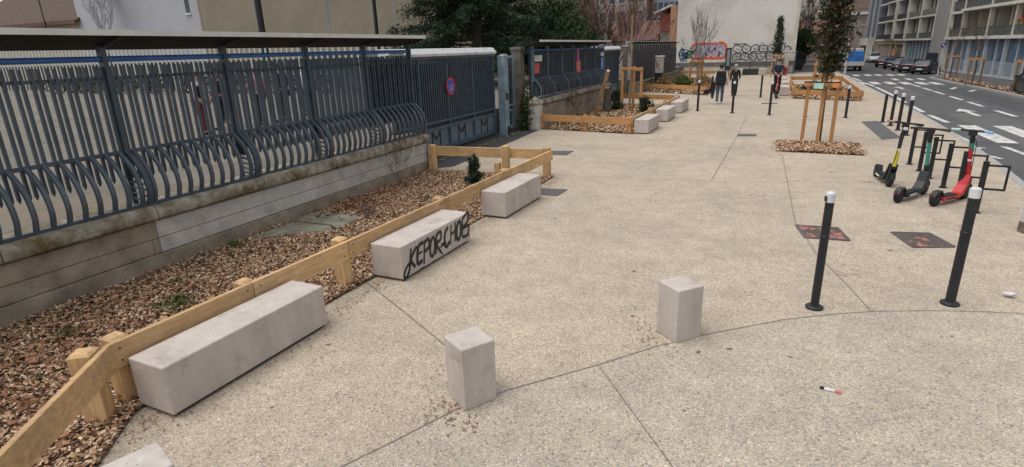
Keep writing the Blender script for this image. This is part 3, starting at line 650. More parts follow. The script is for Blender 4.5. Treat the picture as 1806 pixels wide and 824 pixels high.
def fence(name, label, X, ys, zb, zm, zt, period=.165, canopy=None, blue=True, pk=2, backing=(), pick_top=2.57, hr=.031, pm='steel'):
    t = thing(name, label, 'fence', (X, (ys[0]+ys[-1])/2, zb))
    H = hp(X, zb+.03, zm); bx = H[-1][0]
    y0, y1 = ys[0], ys[-1]
    def B(): return MB()
    b = B(); b.box(bx-.035, bx+.025, y0, y1, zb+.0, zb+.035); b.build('bottom_rail', 'steel', t, world=True)
    b = B(); b.box(X-.03, X+.025, y0, y1, zm-.03, zm+.02); b.build('middle_rail', 'steel', t, world=True)
    b = B(); b.box(X-.035, X+.0, y0, y1, pick_top-.16, pick_top-.12); b.build('upper_rail', 'steel', t, world=True)
    if blue:
        b = B(); b.tube([(X-.01, y0, zt-.15), (X-.01, y1, zt-.15)], .034, 10); b.build('blue_rail', 'blue', t, world=True, smooth=40)
    for a, c in zip(ys, ys[1:]):
        n = max(2, round((c-a)/period)); p = (c-a)/n
        h = B(); k = B()
        for i in range(n):
            y = a+p*(i+.5)
            for q in range(len(H)-1):
                (xa, za), (xb, zb_) = H[q], H[q+1]; pass
            h.tube([(xa, y, za) for xa, za in H], hr, 8)
            for s in ((-.034, .034) if pk == 2 else (0,)):
                w = .030; h0 = zm-.38
                k.box(X-.023, X+.017, y+s-w/2, y+s+w/2, h0+.05, pick_top-.006*(s > 0))
                o = len(k.v); k.add([(X-.023, y+s-w/2, h0+.05), (X+.017, y+s-w/2, h0+.05), (X+.017, y+s+w/2, h0+.05), (X-.023, y+s+w/2, h0+.05), (X-.002, y+s, h0)], [(0, 1, 4), (1, 2, 4), (2, 3, 4), (3, 0, 4)])
        h.build('hoop_grille', 'steel_lit', t, world=True, smooth=30); k.build('picket_grille', 'steel', t, world=True)
    for y in ys:
        b = B(); b.box(X-.05, X+.05, y-.03, y+.03, zm-.1, zt)
        b.box(X-.05, X-.02, y-.03, y+.03, zb+.0, zm-.1)
        for q in range(len(H)-1):
            (xa, za), (xb, zb_) = H[q], H[q+1]; b.bar((xa+.03, y, za), (xb+.03, y, zb_-.005), .07, .03, (1, 0, .3))
        for q in range(6):
            z = zb+.08+q*.075; xx = min(h_[0] for h_ in H if h_[1] >= z-.08) if False else None
            b.bar((X-.03, y, z), (bx+.0-.12*(q/6)**2, y, z-.04), .05, .016)
        b.build('post', pm, t, world=True)
    if canopy:
        c0, c1 = canopy; n = max(1, round((c1-c0)/3.3))
        for i in range(n):
            a, c = c0+(c1-c0)*i/n, c0+(c1-c0)*(i+1)/n
            b = B(); pr = [(X-.22, zt-.04), (X+.44, zt+.105), (X+.44, zt+.135), (X-.22, zt-.01)]
            b.prism(pr, a+.003, c-.003, lambda x, y, z: (x, z, y)); o = b.build('canopy_sheet', 'canopy_u', t, world=True)
            b = B(); b.box(X+.442, X+.465, a+.003, c-.003, zt+.100, zt+.165); b.build('canopy_lip', 'lip', o); 
            for v in o.children[0].data.vertices: v.co -= Vector(t.location)
        for y in ys[1:]:
            b = B(); b.bar((X+.0, y, zt-.02), (X+.40, y, zt+.085), .03, .03); b.build('bracket', 'steel_d', t, world=True)
    for a, c, z0, z1 in backing:
        b = B(); b.box(X-.06, X-.045, a, c, z0, z1); b.build('backing_sheet', 'panel', t, world=True)
    return t
YS = [-2.2, -.55, 1.10, 2.78, 4.47, 6.17, 7.83, 9.40, 10.96]
fence('school_fence', 'dark slate fence with bulging hoops, blue rail and metal canopy on the near wall', -7.36, YS, .86, 1.54, 2.80, canopy=(-2.2, 10.99), backing=((9.45, 10.92, 1.2, 2.5),))
# sloping fascia panel pieces behind the last bay (white notices behind the rail)
t = thing('notice_board', 'white notice strips fixed behind the blue rail at the gate end of the near fence', 'notice', (-7.43, 10.1, 2.6))
MB().box(-.006, .006, -.62, -.16, -.07, .08).build('sheet', 'poster_w', t); MB().box(-.006, .006, .25, .78, -.07, .08).build('sheet', 'poster_w', t)

# sliding gate
def gate(name, label, X, y0, y1, bars, zt=2.55, lower=.70, motif=True, beam=True):
    t = thing(name, label, 'gate', (X, (y0+y1)/2, 0))
    f = MB()
    for y in bars: f.box(X-.04, X+.045, y-.035, y+.035, .10, zt)
    f.box(X-.04, X+.04, y0, y1, .10, .20); f.box(X-.04, X+.042, y0, y1, lower-.04, lower+.04); f.box(X-.04, X+.042, y0, y1, lower+.14, lower+.19); f.box(X-.04, X+.042, y0, y1, zt-.08, zt)
    f.build('frame', 'gate', t, world=True)
    for a, c in zip(bars, bars[1:]):
        k = MB(); n = max(3, round((c-a)/.105))
        for i in range(n):
            y = a+(c-a)*(i+.5)/n; k.box(X-.012, X+.022, y-.022, y+.022, lower+.15, zt-.05)
        k.build('picket_grille', 'steel', t, world=True)
        b = MB(); b.box(X-.035, X-.022, a+.03, c-.03, lower, zt-.20); b.build('backing_sheet', 'panel', t, world=True)
        b = MB(); b.box(X-.03, X-.012, a+.03, c-.03, .12, lower-.03); s = b.build('lower_sheet', 'gate_l', t, world=True)
        if motif:
            m = MB(); yc = (a+c)/2; w = .20; z0, z1 = .21, lower-.06
            m.bar((X-.004, yc-w, z0), (X-.004, yc-w, z1), .04, .012, (1, 0, 0)); m.bar((X-.004, yc+w, z0), (X-.004, yc+w, z1), .05, .012, (1, 0, 0))
            m.bar((X-.003, yc-w, z1-.04), (X-.003, yc-.0, (z0+z1)/2), .06, .012, (1, 0, 0)); m.bar((X-.005, yc+w, z1-.04), (X-.005, yc, (z0+z1)/2), .06, .012, (1, 0, 0))
            o = m.build('cutout_motif', 'steel_d', s)
            for v in o.data.vertices: v.co -= Vector(t.location)
    if beam:
        b = MB(); pr = [(X-.20, zt+.0), (X+.12, zt-.03), (X+.13, zt+.03), (X+.02, zt+.15), (X-.10, zt+.16), (X-.20, zt+.06)]
        b.prism(pr, y0-.2, y1+.05, lambda x, y, z: (x, z, y)); b.build('top_beam', 'white_beam', t, world=True)
        b = MB(); b.box(X-.1, X+.10, y0-.1, y1, zt-.10, zt-.035); b.build('guide_rail', 'steel', t, world=True)
    return t
gate('sliding_gate', 'tall slate sliding gate with a white top beam and cut-out motifs along its foot', -7.98, 11.0, 16.45, [11.05, 12.2, 13.58, 15.02, 16.42])
t = thing('no_parking_sign', 'round blue no-parking sign with a red rim on the sliding gate', 'sign', (-7.915, 13.68, 1.73))
MB().lathe([(.235, -.012), (.235, .004)], axis='x', n=32).build('plate', 'red', t)
MB().lathe([(.185, .004), (.185, .0075)], axis='x', n=32).build('blue_field', mat('sign_blue', (.02, .07, .42), (.03, .10, .5), 5, .4, 0), t)
MB().bar((.0095, .13, .13), (.0095, -.13, -.13), .045, .003, (1, 0, 0)).build('red_slash', 'red', t)
b = MB(); r = random.Random(3)
for _ in range(16): b.ribbon([(.012, r.uniform(-.12, .12), r.uniform(-.12, .05)), (.012, r.uniform(-.12, .12), r.uniform(-.14, .06))], .012, (1, 0, 0))
b.build('sticker_scratches', 'cap', t)
# gate post box, pedestrian gate, pillars
t = thing('gate_post', 'pale blue-grey steel gate post with a lock at the end of the sliding gate', 'gate post', (-7.72, 16.66, 0))
MB().box(-.12, .12, -.17, .13, 0, 2.46).build('shaft', 'gate_b', t, bevel=.01)
MB().box(.12, .135, -.12, .06, 1.12, 1.32).build('lock_box', 'steel_d', t); MB().box(.12, .15, -.05, .08, .02, .28).build('foot_stop', 'rubber', t)
MB().box(-.02, .10, -.16, .12, 2.46, 2.50).build('cap', 'lip', t)
t = gate('pedestrian_gate', 'narrow blue-grey pedestrian gate between the gate post and the old pillar', -7.94, 16.98, 17.86, [17.02, 17.83], zt=2.45, beam=False)
for c in t.children:
    if c.name.startswith('frame'): c.data.materials[0] = M['gate_b']
t = thing('entry_sticker', 'red round sign on the pedestrian gate', 'sign', (-7.88, 17.16, 1.98))
MB().lathe([(.10, -.02), (.10, .01)], axis='x', n=20).build('disc', 'red', t)
MB().box(.010, .014, -.06, .06, -.02, .02).build('bar', 'red', t)
t = thing('stone_pillar', 'old grey stone gate pillar beside the pedestrian gate', 'pillar', (-7.84, 18.12, 0))
MB().box(-.16, .17, -.18, .18, 0, 2.60).build('shaft', 'pillar', t, bevel=.02)
MB().box(-.19, .20, -.21, .21, 2.60, 2.70).build('cap', 'pillar', t, bevel=.015)
t = thing('wall_pier', 'short pale stone pier with a pointed cap at the corner of the second wall', 'pier', (-7.25, 18.12, 0))
MB().box(-.17, .20, -.20, .18, 0, .40).build('lower_block', 'wall_clean', t, bevel=.01); MB().box(-.17, .20, -.20, .18, .405, .84).build('upper_block', 'wall_clean', t, bevel=.01)
b = MB(); b.add([(-.21, -.24, .845), (.24, -.24, .845), (.24, .22, .845), (-.21, .22, .845), (-.21, -.24, .90), (.24, -.24, .90), (.24, .22, .90), (-.21, .22, .90), (.02, -.01, 1.12)], [(0, 3, 2, 1), (0, 1, 5, 4), (1, 2, 6, 5), (2, 3, 7, 6), (3, 0, 4, 7), (4, 5, 8), (5, 6, 8), (6, 7, 8), (7, 4, 8)])
b.build('pointed_cap', 'coping', t)
# second wall and fence with dark sheets behind
lowwall('low_wall', 'low stone wall with mossy coping behind the second mulch bed', 18.32, 27.5, -7.12, 1.0, [18.32, 20.2, 22.2, 24.2, 26.0, 27.52], None, (0, .24, .50, .78), 1.9)
Y2 = [18.35, 19.75, 21.3, 22.8, 24.35, 25.8, 27.3]
fence('school_fence', 'dark closed school fence with posters, on the wall behind the second mulch bed', -7.40, Y2, 1.0, 1.66, 2.74, period=.19, canopy=(17.9, 26.9), blue=True, backing=[(a+.04, c-.04, 1.03, 2.62) for a, c in zip(Y2, Y2[1:])], pick_top=2.56, hr=.015, pm='gate_l')  # posts take the paler sheet steel, edge highlights put into their colour
t = thing('fence_panel', 'short barred fence piece with a blue rail between the old pillar and the postered fence', 'fence', (-7.6, 18.25, 0))
b = MB()
for k in range(4): b.box(-.02, .02, -.0+k*.0-.02+.0, .02, 0.9, 2.55, Matrix.Translation((.06+k*.055, .16, 0)))
b.build('bars', 'steel', t)
MB().bar((.02, .16, 2.6), (.24, .16, 2.6), .05, .07).build('blue_rail', 'blue', t)
MB().bar((.02, .16, 2.35), (.24, .16, 2.35), .04, .03).build('cross_rail', 'steel', t)
def poster(label, y0, y1, z0, z1, m, cat='poster', lines=0, X=-7.368, m2='poster_w'):
    t = thing('poster', label, cat, (X, (y0+y1)/2, (z0+z1)/2)); h, w = (z1-z0)/2, (y1-y0)/2
    MB().box(-.003, .003, -w, w, -h, h).build('sheet', m, t)
    if lines:
        b = MB()
        for k in range(lines):
            z = h*.75-k*1.5*h/lines; b.ribbon([(.0045, -w*.7, z), (.0045, w*R.uniform(.2, .75), z)], h*.5/lines, (1, 0, 0))
        b.build('print', m2, t)
    return t
poster('white notice sheet on the postered fence above the plain red poster', 18.42, 19.15, 2.22, 2.42, 'poster_w', 'notice', 3, m2='plate')
poster('plain red poster under the white notice sheet', 18.44, 18.9, 1.83, 2.16, 'poster_r', 'poster', 4, m2='pink')
poster('narrow pink banner hanging above the second red poster', 23.1, 23.42, 2.14, 2.58, 'pink', 'banner')
poster('red poster with pale lettering under the pink banner', 23.06, 23.66, 1.66, 2.12, 'poster_r', 'poster', 5)
poster('small white notice above the tall blue poster', 26.75, 27.25, 2.24, 2.40, 'poster_w', 'notice', 2, m2='plate')
poster('tall narrow blue poster near the far end of the postered fence', 26.8, 27.22, 1.64, 2.17, 'poster_b', 'poster', 4)
gate('school_gate', 'blue-slate school gate with a white beam past the postered fence', -7.95, 27.75, 32.6, [27.8, 29.4, 31, 32.55], zt=2.5, motif=False)
for y, m, lb in ((32.75, 'lightgrey', 'pale concrete gate post at the far side of the blue-slate gate'), (27.62, 'pillar', 'stone gate post hidden behind the leaning log, at the end of the postered fence')):
    t = thing('gate_post', lb, 'gate post', (-7.6, y, 0)); MB().box(-.13, .13, -.12, .12, 0, 2.62).build('shaft', 'pillar', t, bevel=.015); MB().box(-.15, .15, -.14, .14, 2.62, 2.68).build('cap', m, t)
# third fence with light slots
lowwall('low_wall', 'low grey wall under the dark slotted fence farther along the plaza', 33.0, 49.7, -7.15, .62, [33, 37, 41, 45, 49.75], None, (0, .25, .50), 4)
t = thing('slotted_fence', 'tall dark fence with a row of light slots under its canopy, before the white building', 'fence', (-7.35, 41.3, .62))
MB().box(-.03, .03, -8.2, 8.3, 0, 1.80).build('dark_sheet', mat('dark_sheet', (.020, .026, .036), (.035, .042, .055), 1.2, .6, .02, dirt=(.045, .05, .075), dscale=1.1), t)
b = MB()
for k in range(22): b.box(-.025, .025, -8.2+k*.762, -8.2+k*.762+.22, 1.80, 2.08)
b.build('slot_posts', 'panel', t); MB().box(-.03, .03, -8.2, 8.3, 2.08, 2.14).build('top_rail', 'steel', t)
b = MB(); b.prism([(-.2, 2.14), (.25, 2.20), (.25, 2.24), (-.2, 2.18)], -8.2, 8.4, lambda x, y, z: (x, z, y)); b.build('canopy_sheet', 'canopy_u', t)
b = MB(); r = random.Random(21)
for q in range(6):
    y = -6+q*2.2; b.ribbon(smooth_pts([(.032, y+r.uniform(0, 1.4), r.uniform(.4, 1.5)) for _ in range(6)]), .10, (1, 0, 0))
tag(b.build('faded_graffiti', mat('faded_spray', (.05, .055, .10), (.10, .05, .07), 2, .7, 0), t), 'faded graffiti loops')
b = MB(); b.box(-.35, -.33, -8.2, 8.3, 1.7, 2.3); b.build('rear_sheet', 'lip', t)
# meter cabinet
t = thing('meter_cabinet', 'cream utility cabinet on a black foot, in front of the slotted fence', 'cabinet', (-6.62, 38, 0))
MB().box(-.22, .22, -.25, .25, .0, .95).build('foot', 'black', t, bevel=.01); MB().box(-.22, .24, -.26, .26, .955, 1.92).build('body', 'cream', t, bevel=.02)
MB().box(-.26, .28, -.30, .30, 1.92, 2.0).build('lid', 'lip', t, bevel=.02); MB().tube([(0, 0, 2), (0, 0, 2.25)], .012, 6).build('aerial', 'steel_d', t)
b = MB(); r = random.Random(5)
for q in range(3): b.ribbon(smooth_pts([(r.uniform(-.18, .18), -.263, r.uniform(1.1, 1.8)) for _ in range(5)]), .03, (0, 1, 0))
b.build('scribble', 'cl_pink', t)
# ------------------------------------------------------------------ bollards and bike racks
def bollard(label, x, y, h, capped=True, r=.042, group='slim black bollards'):
    t = thing('bollard', label, 'bollard', (x, y, 0), R.uniform(0, 6), group)
    MB().lathe([(.085, .0), (.085, .02), (.06, .035), (r, .04), (r, .62*h), (r+.003, .62*h+.004), (r+.003, .64*h), (r, .64*h+.004), (r, h-.10)], n=20).build('pole', 'bollard', t, smooth=35)
    if capped:
        c = MB().lathe([(r, h-.10), (r+.002, h-.098), (r+.002, h-.012), (r-.01, h)], n=20).build('reflective_cap', 'cap', t, smooth=35)
    else: MB().lathe([(r, h-.10), (r, h-.012), (r-.012, h)], n=20).build('plain_cap', 'bollard', t, smooth=35)
    return t
bA = bollard('black bollard with a torn sticker on its white cap, beside the red-sprayed iron cover', .63, 6.02, 1.22, r=.04)
MB().cbox((.02, -.0405, 1.155), (.05, .006, .05), .3).build('torn_sticker', 'steel_d', bA)
bollard('black bollard with a clean white cap in front of the bike racks', 1.89, 6.58, 1.22, r=.045)
for x, y, h, c, lb in ((-2.66, 24.64, 1.22, 1, 'white-capped bollard of the row across the plaza, nearest the second mulch bed'),
    (-1.28, 23.97, 1.22, 1, 'white-capped bollard of the row across the plaza, in front of the pedestrian in black'),
    (.05, 23.57, 1.22, 1, 'white-capped bollard of the row across the plaza, beside the scooter rider'),
    (1.24, 23.2, 1.2, 1, 'white-capped bollard of the row across the plaza, seen behind the staked tree'),
    (2.5, 23.03, 1.1, 1, 'white-capped bollard of the row across the plaza, nearest the kerb'),
    (-.42, 31.32, 1.07, 0, 'plain black bollard without a white cap, beyond the row across the plaza'),
    (3.45, 21.9, .90, 0, 'plain black bollard without a white cap at the edge of the crossing'),
    (3.54, 21.05, 1.07, 1, 'white-capped kerbside bollard next to the plain one'),
    (3.57, 20.01, 1.07, 1, 'middle white-capped bollard of three along the kerb'),
    (3.60, 18.95, 1.07, 1, 'white-capped kerbside bollard nearest the bike racks')):
    bollard(lb, x, y, h, c, .045)
def rack():
    t = thing('bike_rack', 'bike rack nearest the camera, a black post with a flag-shaped hoop, no scooter beside it', 'bike rack', (0, 0, 0), 0, 'black post bike racks along the kerb')
    b = MB(); b.box(-.035, .035, -.035, .035, 0, .80); b.build('post', 'bollard', t, bevel=.004)
    b = MB(); w = .028
    b.bar((.035, 0, .74), (.29, 0, .74), w, w); b.bar((.276, 0, .725), (.276, 0, .395), w, w, (1, 0, 0)); b.bar((.035, 0, .38), (.29, 0, .38), w, w)
    b.build('hoop', 'bollard', t)
    MB().box(-.06, .06, -.06, .06, 0, .012).build('base_plate', 'bollard', t)
    return t
rk = rack()
for i, (x, y, lb) in enumerate(((3.08, 10.53, None), (3.05, 11.42, 'second bike rack, right behind the red scooter'), (3.03, 12.24, 'third bike rack, between the red and the teal scooter stems'), (2.97, 13.01, 'fourth bike rack, behind the teal-stemmed scooter'), (2.95, 13.75, 'fifth bike rack, just beyond the teal-stemmed scooter'), (2.90, 14.45, 'farthest bike rack, close to the yellow-stemmed scooter'))):
    if lb is None: rk.location = (x, y, 0); rk.rotation_euler = (0, 0, -.12)
    else: dup(rk, (x, y, 0), -.12+R.uniform(-.03, .03), lb)
# ------------------------------------------------------------------ scooters; front wheel at origin side, heading +y
def scooter(label, x, y, rz, upper, lower, deck, bar_l='black', bar_r='black', top='black', lean=0., fork='black', s=1., split=.70):
    t = thing('electric_scooter', label, 'scooter', (x, y, 0), rz, 'parked electric scooters', s)
    t.rotation_euler = (0, lean, rz)
    def wheel(yy, w=.045):
        b = MB(); b.lathe([(.075, -w/2), (.105, -w/2), (.118, -w*.25), (.118, w*.25), (.105, w/2), (.075, w/2)], (0, yy, .118), 24, 'x'); o = b.build('wheel', 'rubber', t, smooth=35)
        MB().lathe([(.02, -w*.55), (.074, -w*.4), (.074, w*.4), (.02, w*.55)], (0, yy, .118), 16, 'x').build('rim', 'black', o)
        return o
    wheel(.88, .075); wheel(0, .075)
    # deck curves up into the neck
    b = MB(); pr = [(.10, .135), (.52, .125), (.62, .15), (.72, .26), (.79, .42), (.835, .41), (.80, .27), (.72, .12), (.60, .065), (.12, .075)]
    b.prism(pr, -.075, .075, lambda a, c, z: (z, a, c)); b.build('deck', deck, t, bevel=.012)
    MB().box(-.065, .065, .14, .53, .136, .146).build('deck_mat', 'rubber', t)
    b = MB(); b.prism([(-.12, .16), (-.04, .245), (.10, .25), (.16, .15), (.10, .225), (-.03, .22)], -.045, .045, lambda a, c, z: (z, a, c)); b.build('rear_mudguard', 'black', t)
    b = MB(); b.prism([(.77, .255), (.86, .27), (.97, .22), (1.0, .15), (.96, .24), (.86, .25)], -.045, .045, lambda a, c, z: (z, a, c)); b.build('front_mudguard', 'black', t)
    b = MB(); b.box(-.055, -.035, .82, .90, .10, .36); b.box(.035, .055, .82, .90, .10, .36); b.box(-.055, .055, .80, .88, .33, .38); b.build('fork', fork, t, bevel=.006)
    f = lambda z: (0, .845-.16*(z-.38), z)
    b = MB(); b.tube([f(.37), f(split)], .038, 12); b.build('lower_stem', lower, t, smooth=40)
    b = MB(); b.tube([f(split+.002), f(.92)], .031, 12); b.build('upper_stem', upper, t, smooth=40)
    b = MB(); b.tube([f(.922), f(1.13)], .034, 12); b.box(-.045, .045, .68, .77, 1.07, 1.16); b.build('stem_head', top, t, smooth=40)
    b = MB(); b.tube([(-.17, .70, 1.15), (.17, .70, 1.15)], .017, 8); b.build('handlebar', 'black', t)
    for sx, m in ((-1, bar_l), (1, bar_r)):
        MB().tube([(sx*.17, .70, 1.15), (sx*.29, .675, 1.145)], .021, 10).build('grip', m, t, smooth=40)
        MB().tube([(sx*.13, .725, 1.14), (sx*.20, .765, 1.13), (sx*.25, .765, 1.13)], .008, 6).build('brake_lever', 'steel_d', t)
    b = MB(); b.tube([(-.06, .40, .08), (-.13, .36, .01)], .011, 6); b.build('kickstand', 'steel_d', t)
    b = MB(); b.tube([f(1.08), (.05, .80, .95), (.03, .86, .6), (.03, .86, .36)], .006, 5); b.build('brake_cable', 'black', t)
    b = MB(); b.tube([f(split-.05), f(split-.015)], .0392, 12); b.build('sticker_band', 'cap' if lower != 'black' else 'steel_d', t)
    b = MB(); b.box(-.078, -.0755, .22, .46, .085, .115); b.box(.0755, .078, .22, .46, .085, .115); b.build('deck_decal', 'cap' if deck != 'red' else 'black', t)
    MB().cbox((0, .80, 1.06), (.06, .03, .05)).build('headlight', 'lamp', t)
    MB().cbox((0, -.128, .20), (.05, .012, .035)).build('tail_lamp', 'tail', t)
    return t
scooter('electric scooter with a yellow stem, parked facing the camera', 2.08, 12.95, PI+.09, 'black', 'yellow', 'black', bar_r='cl_pink', fork='black', lean=-.13)
scooter('black electric scooter with a teal upper stem, between the yellow and red ones', 2.12, 10.86, -.58, 'teal', 'black', 'black', top='black', lean=.0, split=.52)
sr = scooter('electric scooter with a red stem and red deck edges, rightmost of the three parked ones', 2.60, 10.78, -.68, 'red', 'red', 'red', bar_l='aqua', bar_r=mat('pale_blue_grip', (.18, .38, .62), (.25, .45, .68), 6, .5), top='black', lean=.0)
MB().tube([(0, .79, .80), (0, .755, .95)], .037, 12).build('teal_sleeve', 'teal', sr, smooth=40)
# lamp post base at the frame edge
t = thing('lamp_post', 'pale grey lamp post with a rusty foot at the right edge of the photo', 'lamp post', (3.47, 9.62, 0))
MB().lathe([(.15, 0), (.15, .14), (.145, .15)], n=8).build('rusty_foot', 'rust', t); MB().lathe([(.143, .15), (.128, 1.4), (.10, 1.5), (.06, 6.5)], n=8).build('column', 'lightgrey', t)
b = MB(); b.tube([(0, 0, 6.4), (0, 0, 6.8), (.6, 0, 7.2), (1.2, 0, 7.3)], .045, 8); b.build('arm', 'lightgrey', t); MB().cbox((1.5, 0, 7.3), (.7, .25, .1)).build('lamp_head', 'lightgrey', t)
# litter
def crumple(name, label, cat, p, s, m, seed):
    r = random.Random(seed); bm = bmesh.new(); bmesh.ops.create_icosphere(bm, subdivisions=2, radius=1)
    for v in bm.verts: v.co *= r.uniform(.6, 1.1); v.co = Vector((v.co.x*s[0], v.co.y*s[1], v.co.z*s[2]))
    me = bpy.data.meshes.new(name); bm.to_mesh(me); bm.free(); me.materials.append(M[m]); o = bpy.data.objects.new(name, me); C.objects.link(o); o.location = p
    return tag(o, label, cat)
crumple('paper_scrap', 'crumpled white paper lying near the curved joint, right of the bollards', 'litter', (2.48, 6.98, .035), (.065, .042, .024), 'cl_white', 4)
t = thing('wrapper', 'small pink and white wrapper with a black tip on the paving', 'litter', (.66, 4.44, .006), -.1)
MB().box(-.045, .03, -.014, .014, 0, .012).build('sleeve', 'cl_white', t, bevel=.004); MB().box(.031, .075, -.016, .014, 0, .013).build('pink_end', mat('pink_wrap', (.55, .09, .12), (.6, .2, .2), 20, .5, 0), t, bevel=.004); MB().box(-.075, -.046, -.010, .012, 0, .016).build('black_tip', 'black', t)
crumple('paper_bag', 'crumpled white paper bag on the rail behind the far bench', 'litter', (-3.70, 25.55, .56), (.09, .09, .16), 'cl_white', 9)
# ------------------------------------------------------------------ plants
def cloud(b, r, pts, n, spread, L, W, flat=0.):
    for _ in range(n):
        c = r.choice(pts); b.leaf((c[0]+r.gauss(0, spread), c[1]+r.gauss(0, spread), c[2]+r.gauss(0, spread)), L*r.uniform(.6, 1.3), W*r.uniform(.6, 1.3), r, flat)
def branches(b, r, p, d, L, rad0, depth, out, spread=.5, n=3, seg=3, up=.15, mn=.004):
    pts = [Vector(p)]; dd = Vector(d).normalized()
    for i in range(seg):
        dd = (dd+Vector((r.gauss(0, .12), r.gauss(0, .12), r.gauss(0, .08)+up*.3))).normalized(); pts.append(pts[-1]+dd*L/seg)
    b.tube(pts, [max(mn, rad0*(1-.55*i/seg)) for i in range(seg+1)], 5 if rad0 > .02 else 3, cap=False)
    out += [tuple(q) for q in pts[1:]] if depth <= 1 else []
    if depth > 0:
        for k in range(n):
            q = pts[min(seg, 1+int(r.random()*seg))] if k < n-1 else pts[-1]
            a = r.uniform(0, 2*PI); s = dd.orthogonal().normalized(); s.rotate(Matrix.Rotation(a, 3, dd))
            branches(b, r, q, dd+s*spread*r.uniform(.6, 1.3), L*r.uniform(.55, .8), max(mn, rad0*.5), depth-1, out, spread, n, seg, up, mn)
def bare_tree(name, label, x, y, h, seed, m='twig_g', trunk=.4, n=4, depth=4, spread=.45, r0=.04, cat='tree', group=None, up=.25, z0=0, tm='bark', L0=None, mn=.004):
    r = random.Random(seed); t = thing(name, label, cat, (x, y, z0), 0, group)
    b = MB(); b.tube([(0, 0, 0), (r.gauss(0, .02), r.gauss(0, .02), trunk*.5), (0, 0, trunk)], [r0*1.2, r0, r0*.9], 8); b.build('trunk', tm, t, smooth=60)
    b = MB(); out = []
    for k in range(n):
        a = 2*PI*k/n+r.uniform(-.4, .4); branches(b, r, (0, 0, trunk*r.uniform(.75, 1)), (math.cos(a)*spread, math.sin(a)*spread, 1), (L0 or (h-trunk)*.45), r0*.6, depth, out, spread, 3, 3, up, mn)
    b.build('branches', m, t); return t
def shrub(name, label, cat, x, y, h, w, n, L, m, seed, cone=True, z0=.0, stem='twig'):
    r = random.Random(seed); t = thing(name, label, cat, (x, y, z0)); b = MB()
    pts = []
    for _ in range(26):
        z = h*r.uniform(.12, 1); ww = w*((1-z/h)*.9+.12 if cone else math.sin(min(1, z/h*.9+.1)*PI)**.5); a = r.uniform(0, 2*PI); q = r.random()**.6
        pts.append((ww*q*math.cos(a), ww*q*math.sin(a), z))
    cloud(b, r, pts, n, w*.16, L, L*.55); b.build('foliage', m, t)
    b = MB(); [b.tube([(0, 0, 0), (p[0]*.5, p[1]*.5, p[2]*.6), p], [.012, .008, .004], 4) for p in pts[:10]]; b.build('stems', stem, t); return t
shrub('evergreen_shrub', 'small dark pointed evergreen shrub in the mulch by the far rail', 'shrub', -5.36, 9.98, .56, .215, 950, .085, 'darkleaf', 3)
shrub('evergreen_shrub', 'rounded dark evergreen shrub under the stakes beside the second planter rail', 'shrub', -4.62, 23.6, .6, .32, 700, .11, 'darkleaf', 4, False)
shrub('evergreen_shrub', 'dark bushy evergreen beside the leaning log', 'shrub', -6.05, 24.4, .75, .42, 800, .12, 'darkleaf', 5, False)
shrub('evergreen_shrub', 'tiny dark shrub right behind the second planter rail', 'shrub', -4.1, 24.4, .32, .18, 250, .08, 'darkleaf', 6, False)
shrub('shrub', 'olive bush in the far planter near its front rail', 'shrub', -4.9, 36.5, .75, .6, 600, .16, 'weed', 7, False)
for x, y, lb, s in ((-6.2, 37.2, 'dry brown bush before the meter cabinet', 8), (-4.0, 39, 'dry brown bush under the many-stemmed bare tree', 9), (-5.8, 42, 'dry brown bush behind the meter cabinet', 10), (-3.6, 35.6, 'low dry bush at the corner of the far planter', 12)): shrub('dry_bush', lb, 'bush', x, y, .6, .6, 600, .14, 'drygrass', s, False)
for x, y, lb, s in ((1.7, 33, 'dark low plant in the roadside planter at its near left end', 13), (2.9, 32, 'dark low plant in the roadside planter near the kerb', 14), (2.2, 36, 'low green plant in the middle of the roadside planter', 15)): shrub('low_plant', lb, 'plant', x, y, .42, .35, 350, .12, 'weed' if s == 15 else 'darkleaf', s, False)
r = random.Random(31)
for i, (x, y, s, lb) in enumerate(((-5.74, 3.64, .24, 'largest green weed tuft in the mulch above the nearest bench'), (-6.15, 2.75, .16, 'grey-green weed tuft in the mulch near the dead leaves'), (-6.85, 5.35, .17, 'bright weed growing against the wall beside the slab'), (-6.4, 4.1, .12, 'small weed midway between the slab and the nearest post'), (-5.6, 8.6, .13, 'small dark weed in front of the pointed shrub'), (-5.2, 4.9, .08, 'tiny weed near the rail joint by the graffitied bench'), (-5.05, 9.3, .10, 'little weed left of the pointed shrub near the rail'))):
    t = thing('weed', lb, 'weed', (x, y, .03)); b = MB()
    for _ in range(int(700*s)+40):
        a = r.uniform(0, 2*PI); q = s*r.random(); b.leaf((q*math.cos(a), q*math.sin(a), s*.55*r.random()*(1-q/s*.6)), s*r.uniform(.16, .34), s*r.uniform(.05, .1), r, .2)
    b.build('leaves', 'weed', t)
    b = MB(); [b.tube([(0, 0, -.02), (r.gauss(0, s*.3), r.gauss(0, s*.3), s*.45)], .003, 3) for _ in range(8)]; b.build('stalks', 'weed', t)
b = None
bare_tree('bare_shrub', 'thin leafless twigs against the end of the near wall', -6.75, 9.4, 1.1, 51, 'twig', .08, 7, 2, .55, .009, 'shrub', mn=.003, L0=.5, z0=0)
bare_tree('bare_shrub', 'thin leafless twigs against the wall behind the second mulch bed', -6.7, 21.2, 1.2, 52, 'twig', .1, 6, 2, .6, .012, 'shrub', L0=.55, mn=.006)
bare_tree('bare_shrub', 'low leafless twigs in the mulch at the middle of the near bed', -5.9, 7.2, .35, 53, 'twig', .04, 7, 2, .9, .006, 'shrub', L0=.16, mn=.0025)
bare_tree('bare_shrub', 'low leafless twigs near the far end of the near bed', -5.0, 8.2, .35, 54, 'twig', .04, 7, 2, .9, .006, 'shrub', L0=.15, mn=.0025)
